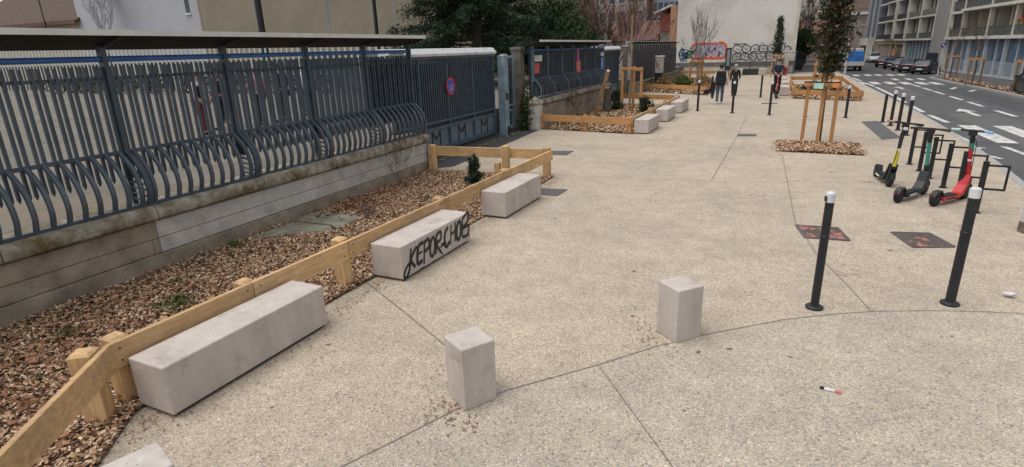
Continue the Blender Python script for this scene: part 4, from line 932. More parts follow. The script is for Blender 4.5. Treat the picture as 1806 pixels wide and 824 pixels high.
# ivy between pillar and pier
r = random.Random(61); t = thing('ivy', 'ivy growing over the foot of the old stone pillar', 'ivy', (-7.45, 18.05, 0)); b = MB()
for _ in range(900): b.leaf((r.gauss(-.05, .10), r.gauss(-.12, .12), abs(r.gauss(.55, .38))), .10, .075, r)
b.build('leaves', 'ivy', t); b = MB(); [b.tube([(r.gauss(0, .08), -.05, 0), (r.gauss(-.05, .1), -.12, .7), (r.gauss(-.05, .1), -.1, 1.2)], .008, 4) for _ in range(7)]; b.build('stems', 'twig', t)
# ------------------------------------------------------------------ staked trees
def stakes(label, pts, h, top, s=.085, mz='oz', ribbon=None, lean=.03, group='timber tree stakes'):
    cx = sum(p[0] for p in pts)/len(pts); cy_ = sum(p[1] for p in pts)/len(pts)
    t = thing('tree_stake', label, 'tree stakes', (cx, cy_, 0), 0, group)
    for x, y in pts:
        dx, dy = x-cx, y-cy_; b = MB(); b.bar((dx, dy, 0), (dx*(1-lean), dy*(1-lean), h), s, s, (0, 1, 0)); b.build('stake', mz, t, bevel=.006)
    for i, (a, c, z) in enumerate(top):
        p, q = Vector((pts[a][0]-cx, pts[a][1]-cy_, z))*1, Vector((pts[c][0]-cx, pts[c][1]-cy_, z))
        p.x *= 1-lean; q.x *= 1-lean; d = (q-p).normalized(); n = Vector((d.y, -d.x, 0))*(s/2+.014)
        if n.y > 0: n = -n
        b = MB(); b.bar(p+n-d*.09, q+n+d*.09, .026, .105); b.build('cross_board', 'ox', t, bevel=.004)
    return t
st = stakes('tall orange stakes with cross boards and an aqua ribbon in the square tree pit', [(.91, 17.20), (1.58, 16.87), (1.28, 17.09)], 1.60, [(0, 1, 1.53), (1, 2, 1.50), (0, 2, 1.51)])
MB().cbox((-.13, -.20, 1.50), (.24, .018, .15), -.51).build('ribbon', 'aqua', st); MB().cbox((.24, -.42, 1.52), (.16, .018, .11), -.51).build('orange_end', mat('orange_board', (.62, .20, .05), (.68, .26, .08), 10, .7), st)
MB().bar((-.45, .0, 1.585), (.33, -.42, 1.585), .07, .03).build('rubber_strap', 'rubber', st)
stakes('bare orange stakes with one cross board in the second mulch bed, behind the leaning log', [(-5.74, 24.3), (-4.82, 23.75), (-5.35, 24.75)], 1.80, [(0, 1, 1.74), (1, 2, 1.70)], .10)
stakes('brown stakes around the many-stemmed bare tree in the far planter', [(-4.93, 39.9), (-4.3, 39.2), (-4.25, 40.4)], 1.62, [(0, 1, 1.54), (1, 2, 1.5), (0, 2, 1.52)], .12)
stakes('stakes holding the narrow evergreen in front of the white wall', [(-.10, 50.6), (.42, 50.2), (.5, 51)], 1.7, [(0, 1, 1.62), (1, 2, 1.6)], .10)
stakes('stakes in the roadside planter beyond the red-leaved tree', [(1.98, 33.3), (2.72, 32.9), (2.45, 33.6)], 1.62, [(0, 1, 1.45), (1, 2, 1.42), (0, 1, .95)], .11)
for x, y, lb in ((10.45, 45.6, 'stakes along the far kerb nearest the blue sign'), (10.15, 39.6, 'middle stakes of three along the far kerb'), (10.75, 34.6, 'stakes at the far kerb behind the dark car')):
    stakes(lb, [(x-.3, y), (x+.25, y-.2), (x+.1, y+.5)], 1.5, [(0, 1, 1.4), (1, 2, 1.38)], .08, 'ow')
    bare_tree('young_tree', lb.replace('stakes', 'thin bare young tree in the stakes'), x, y+.1, 4.2, int(y*7), 'twig', 1.7, 4, 3, .35, .03, 'tree', L0=.8)
def leafy(name, label, x, y, trunk, h0, h1, w, n, L, m, seed, shape, tm='bark', r0=.04, z0=0, group=None, nb=60, spread=.13, cat='tree'):
    r = random.Random(seed); t = thing(name, label, cat, (x, y, z0), 0, group); b = MB()
    b.tube([(0, 0, 0), (r.gauss(0, .03), r.gauss(0, .03), h0), (r.gauss(0, .03), 0, (h0+h1)/2), (0, 0, h1)], [r0*1.2, r0, r0*.7, r0*.2], 8); b.build('trunk', tm, t, smooth=60)
    pts = []; lb = MB()
    for k in range(nb):
        f = (k+.5)/nb+r.uniform(-.02, .02); z = h0+(h1-h0)*f; a = k*2.4+r.uniform(-.4, .4); rr = w*shape(f)*r.uniform(.45, 1.05)
        e = (rr*math.cos(a), rr*math.sin(a), z+rr*.25); lb.tube([(0, 0, z-rr*.25), (e[0]*.5, e[1]*.5, z), e], [r0*.3, r0*.2, .005], 4, cap=False)
        pts += [e, (e[0]*.72, e[1]*.72, z+rr*.1), (e[0]*.42, e[1]*.42, z)]
    lb.build('limbs', tm, t); b = MB(); cloud(b, r, pts, n, spread, L, L*.42); b.build('crown', m, t); return t
leafy('young_evergreen_tree', 'young evergreen with reddish-brown leaves standing in the square tree pit', 1.34, 17.25, 1.9, 1.85, 4.55, .60, 3000, .135, 'oakleaf', 71, lambda f: (.55+1.2*f if f < .3 else 1.16*(1.08-f)), 'bark', .035, nb=64, spread=.095)
leafy('narrow_evergreen', 'narrow columnar evergreen in stakes before the white wall', .20, 50.6, 1.6, 1.7, 4.35, .42, 2200, .16, 'darkleaf', 72, lambda f: (.8+.4*f if f < .3 else 1.05*(1.05-f)**.6), 'bark', .04, nb=50, spread=.09)
bare_tree('young_tree', 'many-stemmed bare young tree inside the brown stakes of the far planter', -4.45, 39.8, 5.4, 73, 'twig_g', .5, 6, 3, .28, .035, 'tree', up=.5, L0=1.7, mn=.009)
bare_tree('young_tree', 'tall thin bare tree between the orange stakes of the second mulch bed', -5.42, 24.4, 7.5, 74, 'twig', 3.9, 4, 3, .3, .042, 'tree', up=.4, tm='bark_l', L0=1.2, mn=.006)
bare_tree('young_tree', 'slim bare tree in the roadside planter stakes', 2.35, 33.2, 4.6, 75, 'twig', 1.8, 4, 3, .3, .03, 'tree', up=.4, L0=.8, mn=.006)
t = thing('log', 'peeled pale log leaning upright in the second mulch bed', 'log', (-6.05, 22.0, 0))
b = MB(); b.tube([(-.22, .2, .0), (-.02, -.1, .55), (.28, -.6, 1.15), (.60, -1.15, 1.80)], [.075, .07, .066, .06], 12); b.build('trunk', 'logw', t, smooth=50)
b = MB(); b.tube([(.0, -.1, .6), (.13, -.05, .72)], [.03, .022], 6); b.build('branch_stub', 'logw', t)
t = thing('tree_stump', 'thick dark tree stump behind the leaning log', 'stump', (-6.2, 23.6, 0)); b = MB()
b.tube([(0, 0, 0), (.02, 0, .4), (.0, .03, .85), (-.02, .0, 1.0)], [.20, .155, .15, .14], 14); b.build('trunk', 'bark', t, smooth=50); MB().lathe([(.13, 1.0), (.12, 1.012)], (-.02, 0, 0), 14).build('cut_face', 'logw', t)
# ------------------------------------------------------------------ big trees in the yard
def pine(name, label, x, y, z0, h, w, n, seed):
    r = random.Random(seed); t = thing(name, label, 'tree', (x, y, z0)); b = MB()
    b.tube([(0, 0, 0), (.15, 0, h*.3), (-.1, .1, h*.65), (0, 0, h)], [.32, .26, .16, .04], 10); b.build('trunk', 'bark', t, smooth=60)
    lb = MB(); nb = MB(); pads = []
    for k in range(96):
        f = (k+.5)/96; z = h*(.11+.87*f); a = k*2.4+r.uniform(-.5, .5); L = w*(1.02-.55*f)*r.uniform(.62, 1.08)
        e = Vector((L*math.cos(a), L*math.sin(a), z+r.uniform(-.5, .35)-.10*L*(1-f))); lb.tube([(0, 0, z), (e.x*.5, e.y*.5, z+.12), tuple(e)], [.07, .045, .012], 5, cap=False)
        for q in (1, .86, .72, .56, .4):
            for _ in range(4): pads.append((e.x*q+r.gauss(0, .22), e.y*q+r.gauss(0, .22), z+(e.z-z)*q+r.gauss(.05, .13)))
    lb.build('limbs', 'bark', t)
    for _ in range(n):
        c = r.choice(pads); nb.leaf((c[0]+r.gauss(0, .20), c[1]+r.gauss(0, .20), c[2]+r.gauss(0, .11)), r.uniform(.16, .36), r.uniform(.035, .07), r)
    nb.build('crown', 'pine', t); return t
pine('pine_tree', 'large dark pine spreading behind the sliding gate', -15.0, 29.0, .8, 9.5, 4.7, 75000, 81)
def broad(name, label, x, y, z0, h, w, n, L, m, seed, trunk=1.2, cat='tree', group=None):
    r = random.Random(seed); t = thing(name, label, cat, (x, y, z0), 0, group); b = MB(); b.tube([(0, 0, 0), (.05, 0, trunk), (0, .1, h*.6)], [.2, .16, .05], 8); b.build('trunk', 'bark', t)
    cl = []; lb = MB()
    for _ in range(46):
        d = Vector((r.gauss(0, 1), r.gauss(0, 1), r.gauss(0, 1))).normalized()*r.uniform(.45, 1.0); c = (d.x*w, d.y*w, trunk*.6+(h-trunk*.6)*(.5+.48*d.z)); cl.append(c)
        lb.tube([(0, 0, trunk*.8), (c[0]*.4, c[1]*.4, (trunk+c[2])*.5), c], [.05, .03, .01], 4, cap=False)
    lb.build('limbs', 'bark', t); b = MB()
    for _ in range(n):
        c = r.choice(cl); b.leaf((c[0]+r.gauss(0, w*.15), c[1]+r.gauss(0, w*.15), c[2]+r.gauss(0, h*.06)), L*r.uniform(.6, 1.4), L*.5*r.uniform(.6, 1.3), r)
    b.build('crown', m, t); return t
broad('laurel_tree', 'mid-green dense evergreen between the pine and the bare reddish trees', -12.3, 33.5, .8, 5.0, 2.1, 9000, .22, 'laurel', 82, .5)
broad('laurel_tree', 'lower rounded green bush above the postered fence', -10.4, 32.0, .8, 3.6, 1.4, 5000, .18, 'laurel', 83, .4)
bare_tree('bare_tree', 'tangled reddish-brown bare tree above the far end of the postered fence', -9.6, 38, 6.4, 84, 'twig', .6, 8, 4, .5, .07, 'tree', z0=.4, L0=1.9, mn=.012, tm='bark')
bare_tree('bare_tree', 'reddish bare tree overlapping the green bush', -11.5, 38.5, 7.2, 85, 'twig', .8, 7, 4, .5, .08, 'tree', z0=.4, L0=2.2, mn=.013, tm='bark')
bare_tree('bare_tree', 'bare tree in front of the red-roofed house', -10.2, 46, 7.5, 86, 'twig', 1.5, 6, 4, .42, .07, 'tree', z0=.2, L0=2.0, mn=.014, tm='bark')
# ------------------------------------------------------------------ people
def skin(name, chains, m, parent, root=0, lev=1):
    """chains: list of [(x,y,z,r),...]; points shared by position; one skinned surface"""
    bm = bmesh.new(); lay = bm.verts.layers.skin.verify(); idx = {}
    def V(p):
        k = tuple(round(c, 4) for c in p[:3])
        if k not in idx:
            v = bm.verts.new(p[:3]); v[lay].radius = (p[3], p[4] if len(p) > 4 else p[3]); idx[k] = v
        return idx[k]
    for ch in chains:
        vs = [V(p) for p in ch]
        for a, c in zip(vs, vs[1:]):
            if a is not c and not bm.edges.get((a, c)): bm.edges.new((a, c))
    bm.verts.ensure_lookup_table(); bm.verts[root][lay].use_root = True
    me = bpy.data.meshes.new(name); bm.to_mesh(me); bm.free(); me.materials.append(M[m] if isinstance(m, str) else m)
    o = bpy.data.objects.new(name, me); C.objects.link(o); o.parent = parent
    s = o.modifiers.new('skin', 'SKIN'); s.use_smooth_shade = True
    d = o.modifiers.new('sub', 'SUBSURF'); d.levels = d.render_levels = lev
    return o
def person(label, loc, rz, h, legs, arms, top, bottom, hair, long_coat=False, shoe='cl_black', sleeve=None, long_hair=False, group=None):
    """local +y is forward. legs: per side (knee y, ankle y, ankle z); arms: per side (elbow, wrist) offsets from the shoulder"""
    t = thing('person', label, 'person', loc, rz, group, h/1.75)
    J = lambda x, y, z, r, r2=None: (x, y, z, r) if r2 is None else (x, y, z, r, r2)
    pel = J(0, 0, .96, .135, .10); spine = J(0, .0, 1.14, .125, .095); chest = J(0, 0, 1.34, .15, .105); neck = J(0, .01, 1.49, .055); hb = J(0, .02, 1.565, .062)
    hm = J(0, .025, 1.645, .082, .095); ht = J(0, .015, 1.71, .07)
    body = [[pel, spine, chest, neck, hb, hm, ht]]; tr = []; jk = [[J(0, 0, .93, .165, .125), J(0, 0, 1.14, .15, .12), J(0, 0, 1.36, .165, .125), J(0, .005, 1.45, .09)]]; sl = []
    for i, s in enumerate((-1, 1)):
        ky, ay, az = legs[i]
        hip = J(s*.085, 0, .90, .095); kn = J(s*.10, ky, .50+max(0, az-.08)*.3, .058); an = J(s*.10, ay, az, .04); toe = J(s*.115, ay+.17, az-.05 if az < .12 else az-.12, .034)
        body.append([pel, hip, kn, an, toe]); tr.append([J(0, 0, .95, .15, .12), J(s*.085, 0, .90, .11), (*kn[:3], .075), (an[0], an[1], an[2]+.01, .062)])
        ox = MB(); ox.ell((an[0], an[1]+.07, an[2]-.035), (.052, .145, .05)); ox.build('shoe', shoe, t, smooth=True)
        e, w = arms[i]; sh = J(s*.175, 0, 1.42, .06); E_ = J(s*.175+e[0], e[1], 1.42+e[2], .042); W_ = J(s*.175+w[0], w[1], 1.42+w[2], .03)
        dv = (Vector(W_[:3])-Vector(E_[:3])).normalized(); pm = Vector(W_[:3])+dv*.07
        body.append([chest, sh, E_, W_, J(*pm, .034, .02)])
        sd = dv.cross(Vector((s, 0, .2))).normalized()
        for k in range(4):
            f0 = pm+sd*(k-1.5)*.018; f1 = f0+dv*(.045+.006*(k in (1, 2))); f2 = f1+dv*.025+Vector((-s*.018, 0, 0)); body.append([J(*pm, .034, .02), J(*f0, .010), J(*f1, .009), J(*f2, .008)])
        th0 = Vector(W_[:3])+dv*.03+sd*.03; body.append([W_, J(*th0, .011), J(*(th0+dv*.03+sd*.015), .009)])
        sl.append([J(0, 0, 1.36, .12, .1), J(s*.175, 0, 1.415, .078), (*E_[:3], .06), (*(Vector(W_[:3])-dv*.01), .05)])
    skin('body', body, 'skin', t)
    skin('trousers', tr, bottom, t)
    if long_coat: jk[0] = [J(0, -.01, .56, .22, .17), J(0, 0, .80, .19, .15)]+jk[0]
    if sleeve: skin('jacket', jk, top, t); skin('sleeves', sl, sleeve, t)
    else: skin('jacket', jk+[[jk[0][-2]]+c[1:] for c in sl], top, t)
    b = MB(); b.ell((0, -.005, 1.675), (.098, .112, .10)); 
    if long_hair: b.ell((0, -.06, 1.54), (.095, .06, .17))
    o = b.build('hair', hair, t, smooth=True)
    f = MB()
    for s in (-1, 1): f.ell((s*.034, .118, 1.655), (.012, .008, .008), 8, 4)
    f.build('eyes', 'cl_black', t)
    f = MB(); f.ell((0, .128, 1.625), (.014, .02, .022), 8, 5); f.build('nose', 'skin', t, smooth=True); MB().cbox((0, .116, 1.585), (.045, .008, .010)).build('mouth', 'cl_red', t)
    f = MB(); [f.ell((s*.092, .01, 1.64), (.014, .024, .034), 8, 5) for s in (-1, 1)]; f.build('ears', 'skin', t, smooth=True)
    return t
A0 = ((-.05, -.03, -.28), (-.07, .06, -.53)); A1 = ((.05, -.03, -.28), (.07, .06, -.53))
person('person walking away in blue jeans and white sleeves with a large black backpack', (-2.07, 27.62, 0), .06, 1.74, ((.10, -.06, .10), (.05, .16, .08)), (((-.08, -.05, -.27), (-.12, .02, -.52)), ((.08, -.02, -.27), (.10, .08, -.50))), 'cl_black', 'cl_jean', 'hair', shoe='cl_white', sleeve='cl_white')
t = thing('backpack', 'large black backpack on the person in jeans', 'backpack', (-2.06, 27.50, 1.18), .06)
b = MB(); b.box(-.21, .21, -.17, .0, -.34, .28); b.build('bag_body', 'cl_black', t, bevel=.06, seg=4); b = MB(); b.box(-.16, .16, -.22, -.15, -.30, .0); b.build('front_pocket', 'cl_black', t, bevel=.03, seg=3)
b = MB(); [b.tube([(s*.12, -.01, .24), (s*.13, .06, .30), (s*.12, .22, .24)], .025, 6) for s in (-1, 1)]; b.build('straps', 'cl_black', t)
t = thing('carried_coat', 'black coat and bag hanging from the left hand of the person in jeans', 'coat', (-2.42, 27.62, .62))
b = MB(); b.prism([(-.02, .62), (.10, .60), (.14, .1), (.08, -.38), (.0, -.36), (-.06, .0), (-.30, -.02), (-.34, -.16), (-.10, -.12), (-.06, .3)], -.07, .07, lambda x, y, z: (x, z, y)); b.build('cloth', 'cl_black', t, bevel=.03, seg=3)
person('person in a long black coat and pale cap walking ahead of the person in jeans', (-1.72, 32.2, 0), .1, 1.58, ((.08, -.05, .10), (.04, .14, .08)), (A0, ((.06, -.02, -.27), (.08, .12, -.46))), 'cl_black', 'cl_black', 'hair_g', long_coat=True)
person('person in a dark jacket riding the red scooter towards the camera', (.27, 31.05, .16), PI+.02, 1.66, ((.03, .02, .10), (.05, -.10, .10)), (((-.12, .14, -.24), (.02, .36, -.32)), ((.12, .14, -.24), (-.02, .36, -.32))), 'cl_navy', 'cl_black', 'hair')
scooter('electric scooter with a red stem, ridden by the person in the dark jacket', .27, 31.45, PI+.02, 'red', 'red', 'black', top='red')
# pupils in the yard behind the railings
K = 'pupils standing in the yard behind the near fence'
person('pupil with auburn hair, white sleeves and a dark red skirt seen through the near fence', (-13.0, 9.95, .8), -1.2, 1.55, ((.02, 0, .09), (.04, .05, .09)), (((-.10, .05, -.25), (-.02, .2, -.35)), ((.10, .03, -.25), (.05, .15, -.42))), 'cl_black', 'cl_red', 'hair_r', sleeve='cl_white', long_hair=True, group=K)
person('pupil all in black standing just right of the one with auburn hair', (-13.3, 10.75, .8), 1.9, 1.62, ((.02, 0, .09), (.03, .06, .09)), (A0, A1), 'cl_black', 'cl_black', 'hair', group=K)
person('pupil in a dusty pink top facing the ones in black behind the fence', (-12.9, 11.75, .8), 1.4, 1.58, ((.02, 0, .09), (.04, .08, .09)), (((-.10, .08, -.24), (-.02, .24, -.30)), A1), 'cl_pink', 'cl_black', 'hair_r', long_hair=True, group=K)
person('pupil in a black coat between the fence posts, right of the pink top', (-12.8, 12.4, .8), 2.2, 1.66, ((.02, 0, .09), (.04, .08, .09)), (A0, A1), 'cl_black', 'cl_black', 'hair', long_coat=True, group=K)
person('pupil in a white top and jeans farther along behind the near fence', (-13.6, 14.3, .8), 1.0, 1.6, ((.02, 0, .09), (.04, .08, .09)), (A0, A1), 'cl_white', 'cl_jean', 'hair', group=K)
person('tall pupil in a long black coat behind a fence post', (-13.5, 11.2, .8), .6, 1.7, ((.02, 0, .09), (.04, .08, .09)), (A0, A1), 'cl_black', 'cl_black', 'hair', long_coat=True, group=K)
person('pupil in a navy coat at the right of the group in black', (-13.2, 13.0, .8), 2.6, 1.62, ((.02, 0, .09), (.04, .08, .09)), (A0, A1), 'cl_navy', 'cl_black', 'hair_r', group=K)
# ------------------------------------------------------------------ bicycles parked at the far side of the yard
def bicycle():
    t = thing('bicycle', 'x', 'bicycle', (0, 0, 0), 0, 'bicycles parked at the far side of the schoolyard')
    for yy in (0, 1.05):
        b = MB()
        for k in range(20):
            a, c = 2*PI*k/20, 2*PI*(k+1)/20; b.bar((0, yy+.33*math.cos(a), .34+.33*math.sin(a)), (0, yy+.33*math.cos(c), .34+.33*math.sin(c)), .05, .05, (1, 0, 0))
        w = b.build('wheel', 'rubber', t); s = MB()
        for k in range(8): a = PI*k/8; s.bar((0, yy-.32*math.cos(a), .34-.32*math.sin(a)), (0, yy+.32*math.cos(a), .34+.32*math.sin(a)), .006, .006, (1, 0, 0))
        s.build('spokes', 'chrome', w)
    b = MB(); P = lambda y, z: (0, y, z)
    for p, q in ((P(0, .34), P(.45, .32)), (P(0, .34), P(.32, .82)), (P(.45, .32), P(.32, .88)), (P(.45, .32), P(.92, .78)), (P(.32, .80), P(.90, .84)), (P(.88, .95), P(1.05, .34))): b.tube([p, q], .032, 6)
    b.build('frame', 'steel_d', t); MB().ell((0, .29, .92), (.07, .13, .04), 8, 5).build('saddle', 'black', t); MB().tube([(-.28, .80, 1.02), (0, .90, .98), (.28, .80, 1.02)], .015, 6).build('handlebar', 'black', t)
    return t
bk = bicycle(); first = True
fr = [None, 'red', 'blue', 'lightgrey', None, 'teal']
r = random.Random(91)
xs = [-46.5, -45.2, -44.2, -43.2, -42.1, -41.0, -40.0, -38.9, -37.8, -36.8, -35.8, -34.7, -33.6, -32.4, -31.0, -29.6, -28.2, -26.6, -25.2, -23.8, -22.4, -21.0]
wh = ['leftmost', 'second', 'third', 'fourth', 'fifth', 'sixth', 'seventh', 'eighth', 'ninth', 'tenth', 'eleventh', 'twelfth', 'thirteenth', 'fourteenth', 'fifteenth', 'sixteenth', 'seventeenth', 'eighteenth', 'nineteenth', 'twentieth', 'last but one', 'last']
for i, x in enumerate(xs):
    lb = f'{wh[i]} bicycle from the left in the row across the yard'
    o = bk if i == 0 else dup(bk, (0, 0, 0), 0, lb)
    o.location = (x*.93+.3, 22.9+r.uniform(-.35, .35), .8); o.rotation_euler = (0, r.uniform(-.12, .12), r.uniform(1.2, 1.9) if i % 3 else r.uniform(.4, 1)); o['label'] = lb
    if i < 21: lb2 = lb.replace('in the row', 'in the back row'); o2 = dup(bk, (x+.5+r.uniform(-.2, .2), 24.6+r.uniform(-.2, .2), .8), r.uniform(.9, 2.1), lb2)
MB_ = MB(); t = thing('bike_stand_rail', 'long dark rail the bicycles lean on across the yard', 'rail', (-33, 25.3, .8)); MB_.tube([(-15, 0, .75), (14, 0, .75)], .04, 8); [MB_.tube([(x, 0, 0), (x, 0, .75)], .03, 6) for x in range(-15, 15, 3)]; MB_.build('rail', 'steel_d', t)
# ------------------------------------------------------------------ cars
def car(label, x, y, rz, col, s=.78, estate=False, z=-.1, group=None, L=4.1, Wd=1.74, hh=1.46):
    """rear at origin, heading +y"""
    t = thing('parked_car', label, 'car', (x, y, z), rz, group, s); m = CAR[col]
    st = [(0, .80, .40, .86), (.10, .84, .30, .98), (.9, .87, .24, 1.0), (2.9, .87, .24, .96), (3.6, .83, .26, .84), (3.98, .72, .32, .68), (4.1, .62, .40, .58)]
    b = MB(); o = 0; ring = []
    for yy, w, z0, z1 in st:
        ring.append([(-w*.94, yy, z0), (-w, yy, (z0+z1)/2), (-w*.93, yy, z1-.05), (-w*.82, yy, z1), (w*.82, yy, z1), (w*.93, yy, z1-.05), (w, yy, (z0+z1)/2), (w*.94, yy, z0)])
    for q in ring: b.v += q
    n = 8
    for i in range(len(ring)-1):
        for k in range(n): b.f.append((i*n+k, i*n+(k+1) % n, (i+1)*n+(k+1) % n, (i+1)*n+k))
    b.f.append(tuple(range(n))[::-1]); b.f.append(tuple((len(ring)-1)*n+k for k in range(n)))
    b.build('body', m, t, smooth=32, bevel=.02)
    a0, a1 = (.12, .30) if estate else (.25, .75)
    gh = [(-.74, a0, .96), (.74, a0, .96), (.74, 3.05, .94), (-.74, 3.05, .94), (-.58, a1, hh-.05), (.58, a1, hh-.05), (.58, 2.2, hh-.03), (-.58, 2.2, hh-.03)]
    b = MB(); b.add(gh, [(0, 1, 5, 4), (1, 2, 6, 5), (2, 3, 7, 6), (3, 0, 4, 7), (4, 5, 6, 7)]); b.build('windows', 'glass', t, bevel=.02)
    b = MB(); b.add([(-.60, a1-.05, hh-.06), (.60, a1-.05, hh-.06), (.60, 2.24, hh-.04), (-.60, 2.24, hh-.04), (-.54, a1+.05, hh), (.54, a1+.05, hh), (.54, 2.1, hh+.01), (-.54, 2.1, hh+.01)], [(0, 1, 5, 4), (1, 2, 6, 5), (2, 3, 7, 6), (3, 0, 4, 7), (4, 5, 6, 7), (0, 3, 2, 1)])
    for sx in (-1, 1):
        for (ya, yb) in ((a0, a1), (3.05, 2.22)): b.bar((sx*.745, ya, .96), (sx*.59, yb, hh-.04), .06, .05)
        b.bar((sx*.755, 1.55, .97), (sx*.60, 1.5, hh-.04), .05, .04)
    b.build('roof', m, t)
    for sx in (-1, 1):
        for yy in (.72, 3.3):
            c = MB(); c.lathe([(.20, -.10), (.30, -.09), (.32, -.05), (.32, .05), (.30, .09), (.20, .10)], (sx*.78, yy, .32), 20, 'x'); w = c.build('wheel', 'rubber', t, smooth=35)
            MB().lathe([(.03, -.105), (.20, -.09), (.20, .09), (.03, .105)], (sx*.78, yy, .32), 14, 'x').build('rim', 'chrome', w)
        MB().box(sx*.62-.13, sx*.62+.13, -.02, .10, .70, .90).build('tail_light', 'tail', t, bevel=.02); MB().box(sx*.52-.14, sx*.52+.14, 3.95, 4.06, .52, .64).build('headlight', 'lamp', t, bevel=.02)
        MB().cbox((sx*.93, 2.7, .98), (.18, .10, .13)).build('mirror', m, t, bevel=.02)
    MB().box(-.26, .26, -.03, -.005, .50, .61).build('number_plate', 'lamp', t); MB().box(-.78, .78, -.06, .06, .34, .50).build('bumper', 'black', t, bevel=.03)
    return t
G4 = 'cars parked at an angle before the glazed shopfront'
car('near-black car parked nearest in the angled row, by the navy panel', 10.25, 53.6, -.50, 'black', .72, group=G4)
car('dark green car with bright red tail lights in the angled row', 9.85, 56.4, -.50, 'green', .72, group=G4, estate=True)
car('dark grey car in the middle of the angled row', 9.85, 59.6, -.50, 'grey', .70, group=G4)
car('navy car in the angled row, second from its far end', 9.8, 63.4, -.50, 'navy', .72, group=G4, estate=True)
car('maroon car at the far end of the angled row', 9.7, 67.5, -.50, 'maroon', .72, group=G4)
car('silver car facing the camera at the far end of the street', 11.1, 84.5, PI, 'silver', .80)
car('dark car cut off by the right edge of the photo', 11.05, 31.9, -.06, 'black', .86, estate=True)
# blue-loaded truck
t = thing('flatbed_truck', 'small white dropside truck carrying a tall blue load, seen from behind', 'truck', (6.55, 60.5, -.1), .03, None, .78)
MB().box(-1.05, 1.05, 0, 3.6, .72, .82).build('bed', 'truck_white', t); b = MB(); b.box(-1.08, 1.08, -.05, .0, .60, 1.05); b.box(-1.09, -1.04, 0, 3.6, .80, 1.10); b.box(1.04, 1.09, 0, 3.6, .80, 1.10); b.build('dropside', 'truck_white', t, bevel=.01)
b = MB(); b.box(-.45, 1.0, .15, 3.2, .83, 2.15); b.build('blue_load', 'truck_blue', t, bevel=.04); MB().box(.1, .9, .12, .148, 1.2, 1.62).build('load_panel', 'blue', t)
b = MB(); b.box(-1.0, -.47, .2, 2.8, .83, 1.35); b.build('low_load', 'blue', t, bevel=.05); MB().box(-.35, .95, .6, 3.0, 2.16, 2.50).build('top_cover', 'frame_w', t, bevel=.04)
b = MB(); b.box(-.95, .95, 3.7, 5.2, .5, 2.1); b.build('cab', 'truck_white', t, bevel=.08); MB().box(-.80, .80, 5.18, 5.22, 1.3, 1.95).build('windscreen', 'glass', t)
for sx in (-1, 1):
    for yy in (.8, 4.4): MB().lathe([(.2, -.13), (.36, -.12), (.38, -.06), (.38, .06), (.36, .12), (.2, .13)], (sx*.85, yy, .38), 18, 'x').build('wheel', 'rubber', t, smooth=35)
    MB().box(sx*.85-.12, sx*.85+.12, -.07, -.04, .52, .60).build('tail_light', 'tail', t)
MB().box(-.8, .8, .05, .2, .38, .55).build('bumper', 'black', t)
t = thing('grey_post', 'plain pale grey post at the kerb in front of the truck', 'post', (5.25, 53, 0)); MB().lathe([(.12, 0), (.11, .05), (.085, .06), (.075, 2.6), (.05, 2.62)], n=14).build('shaft', 'lightgrey', t, smooth=40); MB().lathe([(.14, 0), (.14, .04)], n=14).build('base', 'rust', t)
t = thing('wheelie_bin', 'dark bin with its lid tipped open right of the white wall', 'bin', (2.15, 60, 0), .2)
b = MB(); b.add([(-.28, -.28, .08), (.28, -.28, .08), (.28, .28, .08), (-.28, .28, .08), (-.36, -.36, 1.0), (.36, -.36, 1.0), (.36, .36, 1.0), (-.36, .36, 1.0)], [(0, 3, 2, 1), (0, 1, 5, 4), (1, 2, 6, 5), (2, 3, 7, 6), (3, 0, 4, 7), (4, 5, 6, 7)]); b.build('body', 'black', t, bevel=.03)
MB().cbox((.08, .25, 1.32), (.74, .08, .66), 0, .35).build('lid', 'cl_navy', t, bevel=.02); b = MB(); [b.lathe([(.09, -.03), (.09, .03)], (s*.25, .3, .09), 12, 'x') for s in (-1, 1)]; b.build('wheels', 'rubber', t)
t = thing('fire_hydrant', 'red fire hydrant in front of the white wall', 'hydrant', (.95, 52.6, 0)); MB().lathe([(.15, 0), (.15, .04), (.11, .05), (.115, .5), (.15, .52), (.15, .60), (.11, .68), (.04, .74)], n=16).build('body', 'red', t, smooth=35); b = MB(); b.lathe([(.06, -.2), (.06, .2)], (0, 0, .42), 10, 'x'); b.build('outlets', 'red', t)
t = thing('sign_pole', 'slim pale pole with a round blue sign before the grey wall', 'sign', (10.62, 49.6, 0)); MB().tube([(0, 0, 0), (0, 0, 2.3)], .045, 10).build('pole', 'lightgrey', t); MB().lathe([(.17, -.02), (.17, .02)], (0, -.05, 2.05), 22, 'y').build('blue_disc', mat('sign_violet', (.06, .055, .24), (.09, .075, .30), 4, .5, 0), t); MB().cbox((0, -.075, 2.05), (.26, .01, .05), 0, 0, .8).build('stripe', 'poster_w', t)
